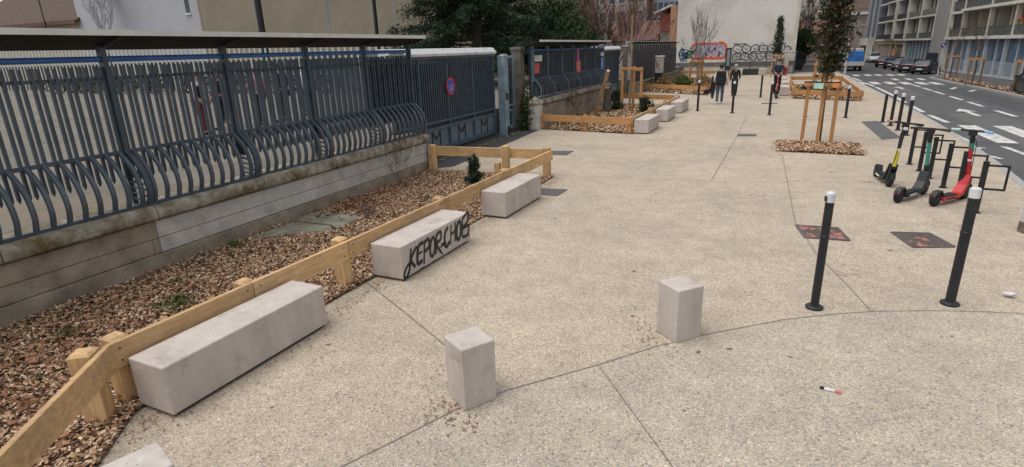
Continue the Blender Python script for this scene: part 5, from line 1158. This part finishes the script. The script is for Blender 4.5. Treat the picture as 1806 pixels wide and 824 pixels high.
# ------------------------------------------------------------------ white building with graffiti
t = thing('white_building', 'large blank off-white building end wall with graffiti along its foot', 'building', (-3.35, 55, 0))
MB().box(-8.2, 1.55, 55, 76, 1.06, 14).build('wall', 'whitewall', t, world=True)
MB().box(-8.22, 1.57, 54.97, 76, .70, 1.06).build('dark_band', mat('band_grey', (.12, .115, .11), (.17, .165, .16), 2), t, world=True)
MB().box(-8.2, 1.55, 55, 76, -.1, .70).build('base_course', 'cream', t, world=True)
MB().box(1.36, 1.60, 54.93, 55.3, 1.07, 14).build('corner_strip', 'frame_w', t, world=True)
r = random.Random(41)
def gcol(n, c): return mat(n, c, mul(c, 1.2), 3, .8, 0)
Y = 54.985
b = MB(); oval = [(-6.8+2.85*((k/24)), 0) for k in range(2)]
rr = []
for k in range(41):
    a = 2*PI*k/40; rr.append((-5.35+1.45*(abs(math.cos(a))**.45)*(1 if math.cos(a) > 0 else -1), Y, 2.02+.66*(abs(math.sin(a))**.5)*(1 if math.sin(a) > 0 else -1)+.04*math.sin(3*a)))
b.ribbon(rr, .20, (0, -1, 0)); [b.ribbon(smooth_pts([(r.uniform(-6.9, -3.9), Y-.0015, r.choice((1.4, 1.5, 2.55, 2.65))+r.uniform(-.08, .08)) for _ in range(4)]), .12, (0, -1, 0)) for _ in range(4)]; b.ribbon([(-6.2, Y-.002, 1.36), (-5.0, Y-.002, 1.46), (-4.2, Y-.002, 1.38)], .16, (0, -1, 0)); b.build('graffiti_outline', gcol('spray_orange', (.60, .10, .03)), t, world=True)
b = MB(); b.add([(x, Y+.004, z) for x, _, z in rr[:-1]], [tuple(range(len(rr)-1))]); b.build('graffiti_fill', gcol('spray_white', (.46, .50, .55)), t, world=True)
b = MB()
for k in range(60):
    x, z = r.uniform(-6.6, -4.2), r.uniform(1.5, 2.5); b.ribbon(smooth_pts([(x+r.uniform(-.2, .2), Y-.0035, z+r.uniform(-.25, .25)) for _ in range(3)]), r.choice((.04, .07)), (0, -1, 0))
b.build('graffiti_scrawl', gcol('spray_pink', (.36, .24, .34)), t, world=True)
b = MB()
for k in range(5):
    x = -6.35+k*.45; p = [(x+.0, Y-.003, 1.65), (x+.05, Y-.003, 2.35), (x+.30, Y-.003, 2.40), (x+.34, Y-.003, 1.95), (x+.12, Y-.003, 1.9), (x+.36, Y-.003, 1.62)]
    b.ribbon(smooth_pts(p), .13, (0, -1, 0))
b.build('graffiti_letters', gcol('spray_pale_blue', (.36, .47, .58)), t, world=True)
b = MB()
for k in range(5):
    x = -6.30+k*.45; b.ribbon(smooth_pts([(x+.12, Y-.006, 1.6), (x-.03, Y-.006, 2.0), (x+.15, Y-.006, 2.42), (x+.38, Y-.006, 2.2), (x+.2, Y-.006, 1.95), (x+.4, Y-.006, 1.66)]), .03, (0, -1, 0))
b.build('graffiti_lines', gcol('spray_mauve', (.20, .12, .22)), t, world=True)
b = MB()
for q in range(9): b.ribbon(smooth_pts([(r.uniform(-7.9, -6.7), Y-.008, r.uniform(1.15, 2.5)) for _ in range(5)]), r.choice((.06, .10)), (0, -1, 0))
b.build('graffiti_tags', gcol('spray_steel_blue', (.18, .27, .36)), t, world=True)
b = MB()
for q in range(4): b.ribbon(smooth_pts([(-6.85+r.uniform(-.15, .25), Y-.009, 1.5+q*.2+r.uniform(-.1, .1)) for _ in range(3)]), .14, (0, -1, 0))
b.build('graffiti_green', gcol('spray_green', (.16, .38, .12)), t, world=True)
b = MB()
for k in range(26):
    x, z = r.uniform(-3.2, 1.0), r.uniform(1.25, 2.5); b.add([(x+.28*math.cos(a)*r.uniform(.7, 1.2), Y-.001-.0001*k, z+.24*math.sin(a)*r.uniform(.7, 1.2)) for a in (0, .9, 1.9, 2.8, 3.8, 4.7, 5.5)], [(0, 1, 2, 3, 4, 5, 6)])
b.build('graffiti_grey_fill', gcol('spray_grey', (.44, .43, .43)), t, world=True)
b = MB()
def bubble(x, z, w, h, k):
    pts = []
    for i in range(17):
        a = 2*PI*i/16; pts.append((x+w/2*(math.cos(a)+.16*math.sin(2*a+k)), Y-.006, z+h/2*(math.sin(a)+.18*math.cos(3*a+k*1.7))))
    b.ribbon(pts, .065, (0, -1, 0)); b.ribbon(smooth_pts([(x-w*.15, Y-.007, z+h*.12), (x+.02, Y-.007, z-h*.1), (x+w*.2, Y-.007, z+h*.1*math.sin(k))]), .05, (0, -1, 0))
for i in range(6): bubble(-2.95+i*.68, 2.12, .72, .62, i)
for i in range(6): bubble(-2.98+i*.66, 1.52, .70, .66, i+2.5)
b.ribbon([(-3.3, Y-.006, 2.55), (-2.3, Y-.006, 2.52)], .10, (0, -1, 0)); b.ribbon(smooth_pts([(.75, Y-.006, 2.15), (1.0, Y-.006, 2.25), (1.25, Y-.006, 2.05), (1.1, Y-.006, 1.95)]), .08, (0, -1, 0))
b.build('graffiti_bubble_letters', gcol('spray_dark', (.035, .035, .04)), t, world=True)
t = thing('notice_stand', 'narrow dark-framed glass notice panel standing before the graffiti', 'panel', (-3.6, 54.3, 0)); MB().box(-.24, .24, -.05, .05, .1, 2.25).build('frame', 'steel_d', t); MB().box(-.12, .12, -.062, -.052, .75, 2.1).build('glass_pane', 'greyblue', t)
t = thing('bar_railing', 'thin grey bar railing in front of the white building', 'railing', (-.9, 54.2, 0)); b = MB()
for k in range(44): b.box(-2.45+k*.115-.008, -2.45+k*.115+.008, -.008, .008, .1, 1.75)
b.box(-2.5, 2.6, -.015, .015, 1.70, 1.75); b.box(-2.5, 2.6, -.015, .015, .12, .16); [b.box(x-.03, x+.03, -.03, .03, 0, 1.85) for x in (-2.5, -.9, .35, 1.4, 2.55)]; b.build('bars', 'steel', t)
t = thing('meter_box', 'small pale box with a dark square door at the right foot of the white wall', 'box', (.62, 54.75, 0)); MB().box(-.45, .55, -.12, .12, .45, 1.55).build('body', 'frame_w', t); MB().box(-.20, .22, -.14, -.122, .85, 1.32).build('door', 'recess', t)
for x, lb in ((-2.6, 'pale stone block left of the dark grate before the white wall'), (-.75, 'pale stone block right of the dark grate before the white wall')):
    t = thing('stone_block', lb, 'block', (x, 53.2, 0)); MB().box(-.30, .30, -.3, .3, 0, .55).build('body', 'cream', t, bevel=.06)
t = thing('vent_grate', 'dark grate between two pale stone blocks at the foot of the white wall', 'grate', (-1.7, 53.7, 0)); MB().box(-.6, .6, -.1, .1, 0, .5).build('painted_void', 'gap', t); b = MB(); [b.box(-.6+k*.12, -.57+k*.12, -.13, -.105, 0, .5) for k in range(11)]; b.build('slats', 'steel', t)  # solid box behind the slats, shade of the recess put into its colour
t = thing('orange_house', 'orange and red rendered house edge beside the white building', 'house', (-8.6, 57, 0)); MB().box(-.28, .3, -1.6, 8, 0, 6).build('orange_wall', 'orange', t); MB().box(-1.4, -.29, -.5, 8, 3.9, 5.4).build('red_wall', 'redrender', t); MB().box(-1.3, -.29, -.4, 8, 0, 3.9).build('lower_wall', 'grey', t)
b = MB(); b.prism([(-1.9, 5.35), (-.26, 6.0), (-.26, 6.15), (-1.95, 5.5)], -1.2, 8, lambda x, y, z: (x, z, y)); b.build('roof', 'lip', t)
# ------------------------------------------------------------------ yard buildings
t = thing('ribbed_fence', 'tall pale fence of closely spaced bars across the far side of the yard', 'fence', (-36, 26, .8))
b = MB()
for k in range(92):
    x = -20+k*.42; b.box(x-.06, x+.06, -.03, .03, 0, 3.3 if x > 4 else 2.6+.0) if False else b.box(x-.06, x+.06, -.03, .03, 0, 2.55 if x > 6 else 3.25)
b.build('bars', 'ribs', t); b = MB(); b.box(-20, 6, -.04, .04, 3.2, 3.3); b.box(6, 18.8, -.04, .04, 2.5, 2.6); b.build('rails', 'ribs', t); MB().box(-20, 2.0, .035, .07, .05, 1.75).build('lower_sheet', mat('low_sheet', (.016, .02, .018), (.045, .052, .046), 1.5, .8, 0), t); MB().box(2.0, 18.8, .035, .07, 1.05, 1.75).build('upper_sheet', mat('dark_band', (.03, .034, .034), (.06, .065, .065), 1.5, .8, 0), t); b = MB(); [b.box(2.1+k*2.4, 2.1+k*2.4+2.1, .035, .07, .25, 1.0) for k in range(7)]; b.build('pale_board', 'frost', t)
for x, w, lb in ((-31.9+.0, .22, 'thick black pole standing before the beige building'), (-22.6, .12, 'thinner black pole nearer the pine')):
    t = thing('ball_court_pole', lb, 'pole', (x, 30.2 if w > .2 else 30.4, .8)); MB().tube([(0, 0, 0), (0, 0, 11)], w, 10).build('shaft', 'black', t); MB().lathe([(.4, 0), (.4, .06)], n=12).build('base', 'steel_d', t); MB().cbox((0, -.2, 11), (1.4, .4, .3)).build('lamp_head', 'steel_d', t)  # tall ball-court netting poles; the head on top stands out of view
t = thing('beige_hall', 'large beige clad hall behind the yard, with vertical panel joints', 'building', (-31, 36, .5)); MB().box(-13.7, 13, 0, 20, 0, 11).build('wall', 'beige', t)
[MB().box(x-.05, x+.05, -.02, -.002, 0, 11).build('panel_joint', 'greyblue', t) for x in (-.15, 6.0, -7.4)]; MB().box(-13.8, 13.1, -.15, 20, 11, 11.3).build('roof_edge', 'lip', t); MB().box(-13.9, -13.72, -.03, .2, 0, 11).build('corner_trim', 'salmon', t)
t = thing('grey_white_building', 'grey-white rendered building with one small slit window behind the yard', 'building', (-53, 36.2, .5)); MB().box(-8.9, 8.25, 0, 18, 0, 11).build('wall', 'greywhite', t)
w = MB().box(6.35, 6.85, -.03, .0, 6.0, 8.3).build('window', 'glass', t); MB().box(6.28, 6.95, -.10, -.001, 5.85, 6.0).build('sill', 'poster_w', w); MB().box(-9.0, 8.3, -.2, 18, 11, 11.3).build('roof_edge', 'lip', t)
t = thing('tiled_house', 'low house with a brown tiled roof and red eaves at the left behind the yard', 'house', (-70, 36.5, .5)); MB().box(-12, 8.4, 0, 14, 0, 6.1).build('wall', 'cream', t)
b = MB(); b.add([(-12, -.7, 6.15), (8.45, -.7, 6.15), (8.45, 6, 11.0), (-12, 6, 11.0), (-12, 13, 6.15), (8.45, 13, 6.15)], [(0, 1, 2, 3), (3, 2, 5, 4), (1, 5, 2), (0, 3, 4)]); b.build('roof', 'rooftile', t); MB().box(-12, 8.42, -.85, -.72, 5.85, 6.2).build('eaves', 'redroof', t); MB().tube([(3.7, -.9, 0), (3.7, -.9, 11)], .06, 6).build('downpipe', 'steel_d', t)
bare_tree('bare_tree', 'pale grey bare tree before the grey-white building', -55, 34, 11, 93, 'greywhite', 3, 6, 3, .35, .12, 'tree', z0=.8, L0=3.2, mn=.03, up=.4)
# a few small parked things under the far roof line
t = thing('tool_shed', 'low dark shed roof line along the foot of the far buildings', 'shed', (-25, 31, .8)); MB().box(-4, 8, 0, 3, 0, 1.9).build('wall', 'frost', t); MB().box(-4.2, 8.2, -.3, 3.2, 1.9, 2.0).build('roof', 'steel_d', t)
# red-roofed house and backdrop beyond the trees
t = thing('red_roof_house', 'small cream house with a dark red roof between the bare trees and the white building', 'house', (-12.2, 62, 0)); MB().box(-3.6, 1.4, 0, 6, 0, 3.3).build('wall', 'cream', t)
b = MB(); b.add([(-4, -.4, 3.2), (1.8, -.4, 3.2), (1.6, 2.6, 5.2), (-3.8, 2.6, 5.2), (-4, 6.4, 3.2), (1.8, 6.4, 3.2)], [(0, 1, 2, 3), (3, 2, 5, 4), (1, 5, 2), (0, 3, 4)]); b.build('roof', 'redroof', t); MB().box(-2.9, -2.4, 2.4, 2.9, 5.1, 5.8).build('chimney', 'salmon', t)
t = thing('garden_fence', 'brown board fence beside the red-roofed house', 'fence', (-9.7, 60.5, 0)); MB().box(-1.1, 1.3, -.03, .03, 0, 3.7).build('boards', 'twig', t); b = MB(); [b.box(x-.05, x+.05, -.06, .0, 0, 3.75) for x in (-1.0, .1, 1.2)]; b.build('posts', 'bark', t)
def grid_block(name, label, x, y, w, d, h, wall, nx, nz, win='glass', z0=0, roof='lip', ww=.5, wh=.55, rz=0, sill=True):
    t = thing(name, label, 'building', (x, y, z0), rz); MB().box(-w/2, w/2, 0, d, 0, h).build('wall', wall, t)
    fw, fh = w/nx, h/nz
    for i in range(nz):
        for k in range(nx):
            cx, cz = -w/2+fw*(k+.5), fh*(i+.52); q = MB().box(cx-fw*ww/2, cx+fw*ww/2, -.06, .0-.002, cz-fh*wh/2, cz+fh*wh/2).build('window', win, t)
            if sill: MB().box(cx-fw*ww/2-.08, cx+fw*ww/2+.08, -.16, -.002, cz-fh*wh/2-.14, cz-fh*wh/2-.004).build('sill', roof, q)
    MB().box(-w/2-.2, w/2+.2, -.3, d+.2, h, h+.4).build('roof', roof, t); return t
grid_block('apartment_block', 'pinkish-grey apartment block beyond the bare reddish trees', -26.5, 110, 9, 12, 22, 'salmon', 5, 7, 'glass')
grid_block('office_block', 'blue-grey gridded office block left of the white building, far behind', -17.8, 112, 7, 12, 26, 'greyblue', 7, 10, 'glass', ww=.72, wh=.7, sill=False)
grid_block('apartment_block', 'cream block seen right of the white wall above the dark trees', 3.2, 100, 7.0, 10, 14, 'cream', 4, 4, 'glass', z0=0)
t = thing('red_roof_house', 'dark house with a red-brown roof right of the white wall', 'house', (4.5, 88, 0)); MB().box(-2.6, 2.4, 0, 6, 0, 3.6).build('wall', 'recess', t); b = MB(); b.add([(-3, -.4, 3.5), (2.8, -.4, 3.5), (2.8, 3, 5.4), (-3, 3, 5.4), (-3, 6.4, 3.5), (2.8, 6.4, 3.5)], [(0, 1, 2, 3), (3, 2, 5, 4), (1, 5, 2), (0, 3, 4)]); b.build('roof', 'redroof', t); MB().box(-1.5, -.6, -.05, 0, 0, 2.1).build('door', 'steel_d', t)
broad('dark_tree', 'dark ivy-green tree right of the white wall', 3.0, 74, 0, 4.2, 1.5, 2500, .3, 'laurel', 95, .8)
bare_tree('bare_tree', 'grey bare tree right of the white wall, above the red-brown roof', 3.4, 78, 9, 96, 'twig_g', 1.5, 6, 4, .45, .1, 'tree', L0=2.6, mn=.02)
grid_block('street_end_building', 'salmon building with a brown tiled roof closing the end of the street', 11.8, 112, 10, 10, 6.4, 'salmon', 6, 3, 'recess', ww=.32, wh=.5)
t = thing('tiled_roof', 'stepped brown roofs and chimneys above the salmon building', 'building', (12, 124, 0)); b = MB(); b.box(-6, 6, 0, 8, 0, 8); b.build('wall', 'cream', t); b = MB(); b.add([(-6.5, -.6, 7.8), (6.5, -.6, 7.8), (6.5, 4, 10.4), (-6.5, 4, 10.4), (-6.5, 8.6, 7.8), (6.5, 8.6, 7.8)], [(0, 1, 2, 3), (3, 2, 5, 4), (1, 5, 2), (0, 3, 4)]); b.build('roof', 'rooftile', t); [MB().box(x, x+.9, 2, 3, 8.8, 11.2).build('chimney', 'redrender', t) for x in (-4.2, -.8, 2.5)]
# wooded, built-up hillside closing every view
b = MB(); r = random.Random(55); nx, ny = 40, 12
for j in range(ny+1):
    for i in range(nx+1): b.v.append((-200+400*i/nx, 150+200*j/ny, -1+70*(j/ny)**.8+(r.uniform(-2, 2) if j else 0)))
for j in range(ny):
    for i in range(nx): q = j*(nx+1)+i; b.f.append((q, q+1, q+nx+2, q+nx+1))
tag(b.build('hillside', mat('hill_ground', (.05, .05, .03), (.12, .11, .075), .08, .95, 0)), kind='structure')
b = MB()
for _ in range(6000):
    x, j = r.uniform(-90, 60), r.random(); y = 150+j*90; b.leaf((x, y, 70*(j*90/200)**.8+r.uniform(0, 5)), 2.2, 1.6, r)
tag(b.build('hillside_woods', 'hedge_far'), 'winter woods on the far hillside', None, None, 'stuff')
hb = [(-32, 158, 9, 14, 'cream'), (-22, 165, 8, 16, 'grey'), (-12, 156, 8, 13, 'salmon'), (-2, 160, 8, 17, 'cream'), (8, 166, 9, 20, 'grey'), (19, 158, 9, 18, 'cream'), (-42, 162, 9, 15, 'salmon')]
for i, (x, y, w, h, m) in enumerate(hb):
    grid_block('hillside_building', ['cream block on the far hillside left of the office block', 'grey block on the far hillside behind the office block', 'salmon block on the far hillside behind the white building', 'cream block on the far hillside just right of the white wall', 'tall grey block on the far hillside behind the red-leaved tree', 'cream block on the far hillside behind the street end', 'salmon block on the far hillside behind the reddish trees'][i], x, y, w, 8, h, m, 4, 5, 'glass', sill=False)
# ------------------------------------------------------------------ apartment buildings on the right
ANG = math.atan(.045)
def root(name, label, y0): return thing(name, label, 'building', (13.02-.045*(y0-43.75), y0, 0), ANG)
t = root('apartment_building', 'near right apartment building with a tall glazed ground floor and recessed balconies', 57.7)
LB = 27.5   # runs from local y 0 towards the camera (negative y)
FL = [2.40, 4.36, 6.32, 8.28, 10.24]
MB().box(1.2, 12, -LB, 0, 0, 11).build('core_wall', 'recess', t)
MB().box(-.02, .28, -.28, 0, 0, 11).build('corner_column', 'frame_w', t)
MB().box(-.15, 1.2, -LB, -.29, 2.38, 2.58).build('ledge', 'frame_w', t)
bays = [-.28, -3.15, -8.35, -12.5, -17, -22, -27.5]
for k in range(17):
    a, c = -.30-k*1.62, -.30-(k+1)*1.62
    if c < -LB: break
    MB().box(.30, .34, c+.05, a-.05, 1.02, 2.36).build('upper_pane', 'glass_b', t); MB().box(.30, .34, c+.05, a-.05, .16, 1.0).build('frosted_pane', 'frost', t)
    MB().box(.22 if k % 2 else .10, .36, c-.05, c+.05 if k % 2 else c+.09, .0, 2.38).build('mullion', 'mullion', t)
MB().box(.25, 1.2, -LB, -.3, 0, .14).build('sill', 'mullion', t)
for i, z in enumerate(FL[:-1]):
    z1 = FL[i+1]; zz = z+.18
    if i: MB().box(-.15 if i % 2 else .0, 1.2, -LB, -3.0, z-.02, z+.16).build('balcony_slab', 'frame_w', t); MB().box(.05, 1.2, -2.98, -.30, z-.12, z+.06).build('balcony_slab', 'frame_w', t)
    for a, c in zip(bays, bays[1:]):
        MB().box(.02, .28, c-.11, c+.11, zz+.002, z1-.03).build('pillar', 'cream', t)
        g = MB().box(.06, .09, c+.12, a-.12, zz, zz+.55).build('glass_balustrade', 'green_glass', t); MB().box(.04, .11, c+.12, a-.12, zz+.552, zz+.59).build('handrail', 'steel', g)
        n = max(1, round((a-c)/1.7))
        for q in range(n):
            y1 = a-(a-c)*(q+.15)/n; y0 = a-(a-c)*(q+.72)/n
            w = MB().box(1.12, 1.19, y0, y1, zz+.05, z1-.35).build('window', 'glass', t); b = MB(); b.box(1.08, 1.115, y0-.06, y0, zz, z1-.3); b.box(1.08, 1.115, y1, y1+.06, zz, z1-.3); b.box(1.08, 1.115, y0, y1, z1-.348, z1-.3); b.box(1.08, 1.115, (y0+y1)/2-.03, (y0+y1)/2+.03, zz, z1-.35); b.build('frame', 'frame_w', w)
            MB().box(.6, 1.18, y0-(a-c)*.20/n, y0-(a-c)*.10/n, zz, z1-.05).build('partition', 'cream', t)
t2 = thing('wall_lantern', 'black wall lantern on the first-floor balcony wall', 'lantern', (14.05, 46.0, 3.75)); MB().box(-.10, .02, -.2, .2, -.3, .25).build('frame', 'black', t2); MB().box(-.12, -.101, -.12, .12, -.2, .12).build('pane', 'frost', t2)
t2 = thing('parasol', 'small folded red parasol on the first-floor balcony', 'parasol', (13.35, 44.9, 2.6)); MB().tube([(0, 0, 0), (0, 0, .95)], .02, 6).build('pole', 'steel_d', t2); MB().lathe([(.02, 1.0), (.36, .82), (.34, .80), (.02, .92)], n=12).build('canopy', 'red', t2)
t2 = thing('balcony_chair', 'yellow folding chair on the first-floor balcony', 'chair', (13.4, 46.2, 2.6)); b = MB(); [b.box(x, x+.03, y, y+.03, 0, .75) for x in (-.2, .2) for y in (-.25, .25)]; b.build('frame', 'yellow', t2); MB().box(-.2, .2, -.25, .28, .38, .42).build('seat', 'yellow', t2); MB().box(.19, .22, -.25, .28, .5, .8).build('backrest', 'yellow', t2)
t = root('grey_wall_building', 'blank grey wall between the two apartment buildings, a navy panel at its foot', 61.0)
MB().box(-.10, 12, -3.28, 0, 0, 11.2).build('wall', 'grey', t); MB().box(-.35, -.12, -2.7, -.4, 0, 1.35).build('navy_panel', 'navy_panel', t); MB().box(-.2, 12, -3.28, .05, 11.2, 11.4).build('roof_edge', 'lip', t)
t = root('apartment_building', 'farther right apartment building with a pale frame grid and dark windows', 84.0)
LA = 22.95
MB().box(.7, 12, -LA, 0, 0, 11).build('core_wall', 'grey', t)
MB().box(-.1, .7, -LA, 0, 2.36, 2.52).build('ledge', 'frame_w', t)
for k in range(8):
    a = -LA+.1+k*1.18; MB().box(.3, .34, a+.04, a+1.14, .75, 2.3).build('shop_pane', 'glass_b', t); MB().box(.3, .34, a+.04, a+1.14, .05, .72).build('frosted_pane', 'frost', t); MB().box(.2, .36, a-.03, a+.03, 0, 2.35).build('mullion', 'mullion', t)
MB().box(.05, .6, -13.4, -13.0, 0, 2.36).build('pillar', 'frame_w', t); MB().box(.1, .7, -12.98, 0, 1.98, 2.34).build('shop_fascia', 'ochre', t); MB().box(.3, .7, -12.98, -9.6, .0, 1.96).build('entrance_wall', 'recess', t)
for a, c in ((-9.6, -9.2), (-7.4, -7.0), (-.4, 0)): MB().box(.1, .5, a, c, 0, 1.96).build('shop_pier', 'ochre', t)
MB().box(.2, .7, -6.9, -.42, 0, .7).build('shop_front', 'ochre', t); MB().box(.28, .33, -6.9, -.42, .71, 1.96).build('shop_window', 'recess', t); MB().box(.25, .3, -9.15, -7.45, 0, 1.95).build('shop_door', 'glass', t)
cols = [-LA, -18.3, -13.5, -9.0, -4.6, 0]
for i, z in enumerate(FL[:-1]):
    z1 = FL[i+1]
    for j, (a, c) in enumerate(zip(cols, cols[1:])):
        off = .0 if j < 2 else (-.22 if j % 2 else -.05)*1
        MB().box(-.12+off, .7, a-.10, a+.10, z+.13, z1+.10).build('frame_upright', 'frame_w', t); MB().box(-.14+off, .7, a+.11, c-.11, z1-.04, z1+.10).build('frame_beam', 'frame_w', t)
        n = 3
        for q in range(n):
            y0 = a+.12+(c-a-.24)*q/n+.08; y1 = a+.12+(c-a-.24)*(q+1)/n-.08
            w = MB().box(.50, .66, y0, y1, z+.25, z1-.15).build('window', ['glass', 'recess', 'glass'][q] if j % 2 else 'glass', t); MB().box(.38, .49, y0-.10, y0-.01, z+.15, z1-.05).build('frame', 'frame_w', w)
        MB().box(-.05+off, -.02+off, a+.12, c-.12, z+.14, z+.62).build('balustrade', 'green_glass' if j < 2 else 'steel_d', t)
t2 = thing('pharmacy_cross', 'green cross sign on the glazed shopfront', 'sign', (11.75, 66.0, 1.45), ANG); MB().box(-.03, .0, -.42, .42, -.14, .14).build('arm', 'teal', t2); MB().box(-.034, .004, -.14, .14, -.42, .42).build('upright', 'teal', t2)
t2 = thing('orange_banner', 'orange-red banner in the entrance of the ochre shopfront', 'banner', (11.55, 73.8, .95), ANG); MB().box(-.03, .03, -.55, .55, -.8, .6).build('cloth', 'orange', t2); MB().bar((0, -.6, .62), (0, .6, .62), .04, .04).build('rod', 'steel_d', t2)
t = root('blue_grey_building', 'slim blue-grey building end beyond the pale-framed apartments', 91.0); MB().box(-.2, 12, -6.9, 0, 0, 14).build('wall', 'greyblue', t); b = MB(); [b.box(-.26, -.205, y-.5, y+.5, 2.8, 14) for y in (-5.4, -2.4)]; b.build('window_strip', 'glass', t); MB().box(-.9, -.21, -6.8, -1.0, 1.85, 2.7).build('entrance_canopy', 'cream', t); [MB().box(-.9, -.3, y, y+.5, 0, 1.84).build('entrance_pier', 'frame_w', t) for y in (-6.8, -1.6)]
# ------------------------------------------------------------------ light and camera
EL, AZ = rad(70), rad(230)      # high soft sun behind thin overcast
w = bpy.data.worlds.new('World'); sc.world = w; w.use_nodes = True; nt = w.node_tree
bg = nt.nodes['Background']; sky = nt.nodes.new('ShaderNodeTexSky'); sky.sky_type = 'NISHITA'; sky.sun_disc = False; sky.sun_elevation = EL; sky.sun_rotation = AZ
sky.air_density = 1.; sky.dust_density = 3.; sky.ozone_density = 1.
hs = nt.nodes.new('ShaderNodeHueSaturation'); hs.inputs['Saturation'].default_value = .22
nt.links.new(sky.outputs[0], hs.inputs['Color']); nt.links.new(hs.outputs[0], bg.inputs[0]); bg.inputs[1].default_value = .15
L = bpy.data.lights.new('sun', 'SUN'); L.energy = .95; L.angle = rad(50); L.color = (1, .96, .9)
so = bpy.data.objects.new('sun', L); C.objects.link(so)
d = Vector((math.sin(AZ)*math.cos(EL), math.cos(AZ)*math.cos(EL), math.sin(EL))); so.rotation_euler = d.to_track_quat('Z', 'Y').to_euler(); so.location = d*50
cam = bpy.data.cameras.new('camera'); co = bpy.data.objects.new('camera', cam); C.objects.link(co); sc.camera = co
cam.sensor_width = 36; cam.sensor_fit = 'HORIZONTAL'; cam.lens = 992.35/1806*36; cam.clip_start = .05; cam.clip_end = 3000
yaw, pit, rol = -.4275, .3143, .0319
fw = Vector((math.sin(yaw)*math.cos(pit), math.cos(yaw)*math.cos(pit), -math.sin(pit))); r0 = Vector((math.cos(yaw), -math.sin(yaw), 0)); d0 = fw.cross(r0)
rt = math.cos(rol)*r0+math.sin(rol)*d0; dn = -math.sin(rol)*r0+math.cos(rol)*d0
m = Matrix((rt, -dn, -fw)).transposed().to_4x4(); m.translation = Vector((0, 0, 2.6)); co.matrix_world = m
sc.render.engine = 'CYCLES'; sc.cycles.samples = 96; sc.cycles.use_denoising = True; sc.cycles.max_bounces = 6
v = sc.view_settings; v.view_transform = 'Standard'; v.look = 'None'; v.gamma = 1; v.use_curve_mapping = False; v.exposure = 0.38
